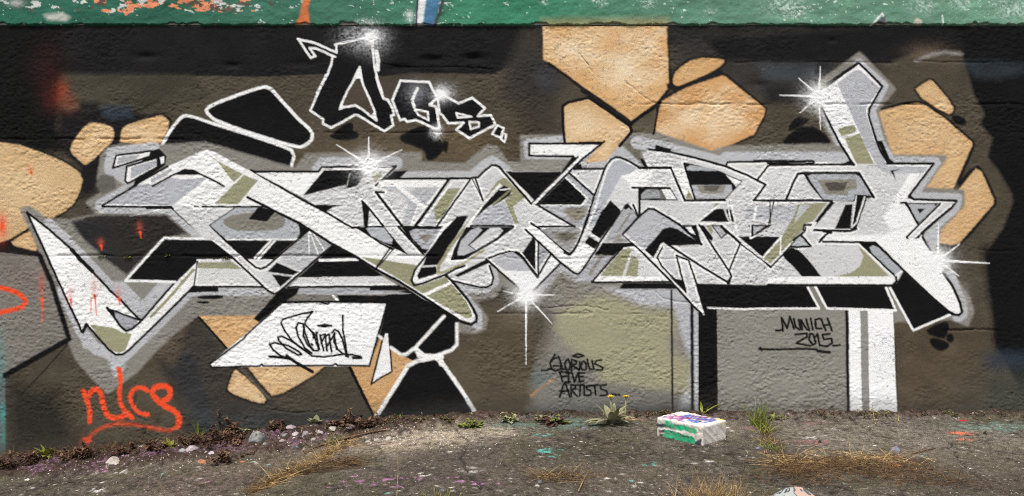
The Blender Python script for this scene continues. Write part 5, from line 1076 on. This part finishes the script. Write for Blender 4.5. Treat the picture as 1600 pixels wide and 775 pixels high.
weed(790, 659, 60, .05, .065, (M_LEAFG, M_LEAF), 'small grey leaved plant at the wall before the olive wall paint', (.030, .022), 'broadleaf_weed', 'plant', 9, None, M_LEAF)
rosette(494, 676, 7, .08, .045, M_LEAFG, 'pale round leaved sprout on the dark wall foot', .6, 1.3, .4); rosette(80, 722, 18, .085, .034, M_LEAFY, 'yellow green leafy sprout near the wall end', .4, 1.2, .6); rosette(266, 710, 12, .06, .026, M_LEAFY, 'tiny yellow green sprout beside the lilac stones', .4, 1.2, .6)
rosette(1208, 655, 7, .06, .02, M_LEAF, 'small dark green seedling right of the bright tuft', .5, 1.3, .5); rosette(396, 676, 6, .05, .03, M_LEAFG, 'grey green leaves behind the angular grey rock', .4, 1.2, .5)
rosette(1098, 652, 5, .14, .02, M_LEAFY, 'yellow blades peeping out behind the white block', .5, 1.4, .5)
weed(700, 662, 40, .05, .06, (M_LEAF, M_RED), 'low brown and green weed at the right foot of the trapezoid')
for i, (u, v, h, lab) in enumerate(((345, 697, .13, 'tall withered red brown weed left of the angular grey rock'), (372, 700, .10, 'withered weed touching the angular grey rock'), (330, 705, .12, 'withered weed around the upright green blades'), (352, 722, .12, 'sprawling red weed spilling onto the gravel'), (300, 706, .06, 'withered weed over the lilac stones'), (235, 716, .07, 'dark withered weed below the orange underline'), (200, 718, .07, 'dark withered weed behind the flat pale rock'), (130, 726, .09, 'withered weed under the orange scrawl tail'), (105, 728, .08, 'withered weed right of the yellow green sprout'), (50, 732, .08, 'withered weed left of the yellow green sprout'), (20, 740, .09, 'withered red weed at the wall end strip'), (555, 676, .10, 'withered red weed left of the trapezoid outline'), (575, 674, .08, 'withered weed at the left foot of the trapezoid'), (530, 678, .06, 'withered weed beside the thick branch'), (445, 682, .05, 'withered weed among the pinkish stones'))):
    weed(u, v, 170 if h > .08 else 120, .10, h * 1.25, (M_RED, M_STEM if i % 2 else M_DRYD), lab, (.030, .017), 'withered_weed', 'weed', 9, 'withered weeds along the wall')
for i, (u, lab) in enumerate(((1010, 'low weed strip left of the white block'), (1040, 'low weed behind the white block corner'), (1225, 'low weed right of the grassy joint'), (1283, 'low brown weed at the middle of the grey panel'), (1345, 'dark weed at the foot of the grey stripe'), (1378, 'dark weed at the foot of the white column'), (1445, 'low weed right of the white column'), (1480, 'low weed left of the red lid'), (1530, 'low weed right of the red lid'), (1585, 'low weed below the black painted edge'), (620, 'low mossy weed inside the trapezoid foot'), (655, 'green mossy weed at the middle of the trapezoid foot'))):
    weed(u, 653 if u > 900 else 665, 44, .08, .045 if i not in (4, 5) else .075, (M_LEAF if i % 3 else M_RED, M_STEM), lab, (.016, .008), 'low_weed', 'weed', 8, 'low weeds along the wall')
gcv = MB(); gcd = MB()
for _ in range(5600):
    u = R.uniform(-10, 1612); px = (u - 800) / PXM
    if float(vnoise(np.array([u / 26.0]), np.array([3.3]), 5)[0]) < R.uniform(.25, .75): continue
    py = -.02 - abs(R.gauss(0, .032 if u > 700 else .09)); q = Vector((px, py, gh(px, py) - .003)); g_ = gcv if R.random() < .38 else gcd
    if R.random() < .35: g_.blade(q, rdir(.3, 1) + Vector((0, -.2, 0)), R.uniform(.015, .05), .0026, .6, 3)
    else: g_.leaf(q, rdir(.15, .9) + Vector((0, -.3, 0)), R.uniform(.008, .02), R.uniform(.005, .011), .6, 2)
gcv.build('ground_cover', M_LEAF, None, None, kind='stuff', label='moss and seedlings along the foot of the wall'); gcd.build('leaf_litter', M_RED, None, None, kind='stuff', label='brown leaf crumbs along the foot of the wall')
# moss cushions rooted in the wall's seam
for u, v, lab in ((201, 401, 'tiny green moss tuft rooted in the wall seam left of the black bar'), (261, 399, 'tiny green moss tuft on the black bar'), (158, 399, 'tiny moss tuft beside the white spike'), (354, 403, 'tiny moss tuft where the bar meets the white leg')):
    p = Vector(((u - 800) / PXM, -.004, (650 - v) / PXM)); m = MB()
    for _ in range(16): m.leaf(p + Vector((R.gauss(0, .012), 0.003, R.gauss(0, .004))), Vector((R.gauss(0, .5), -1, R.gauss(.1, .5))), .016, .008, .4, 3)
    m.build('moss_tuft', M_LEAF, None, p, label=lab, cat='moss')
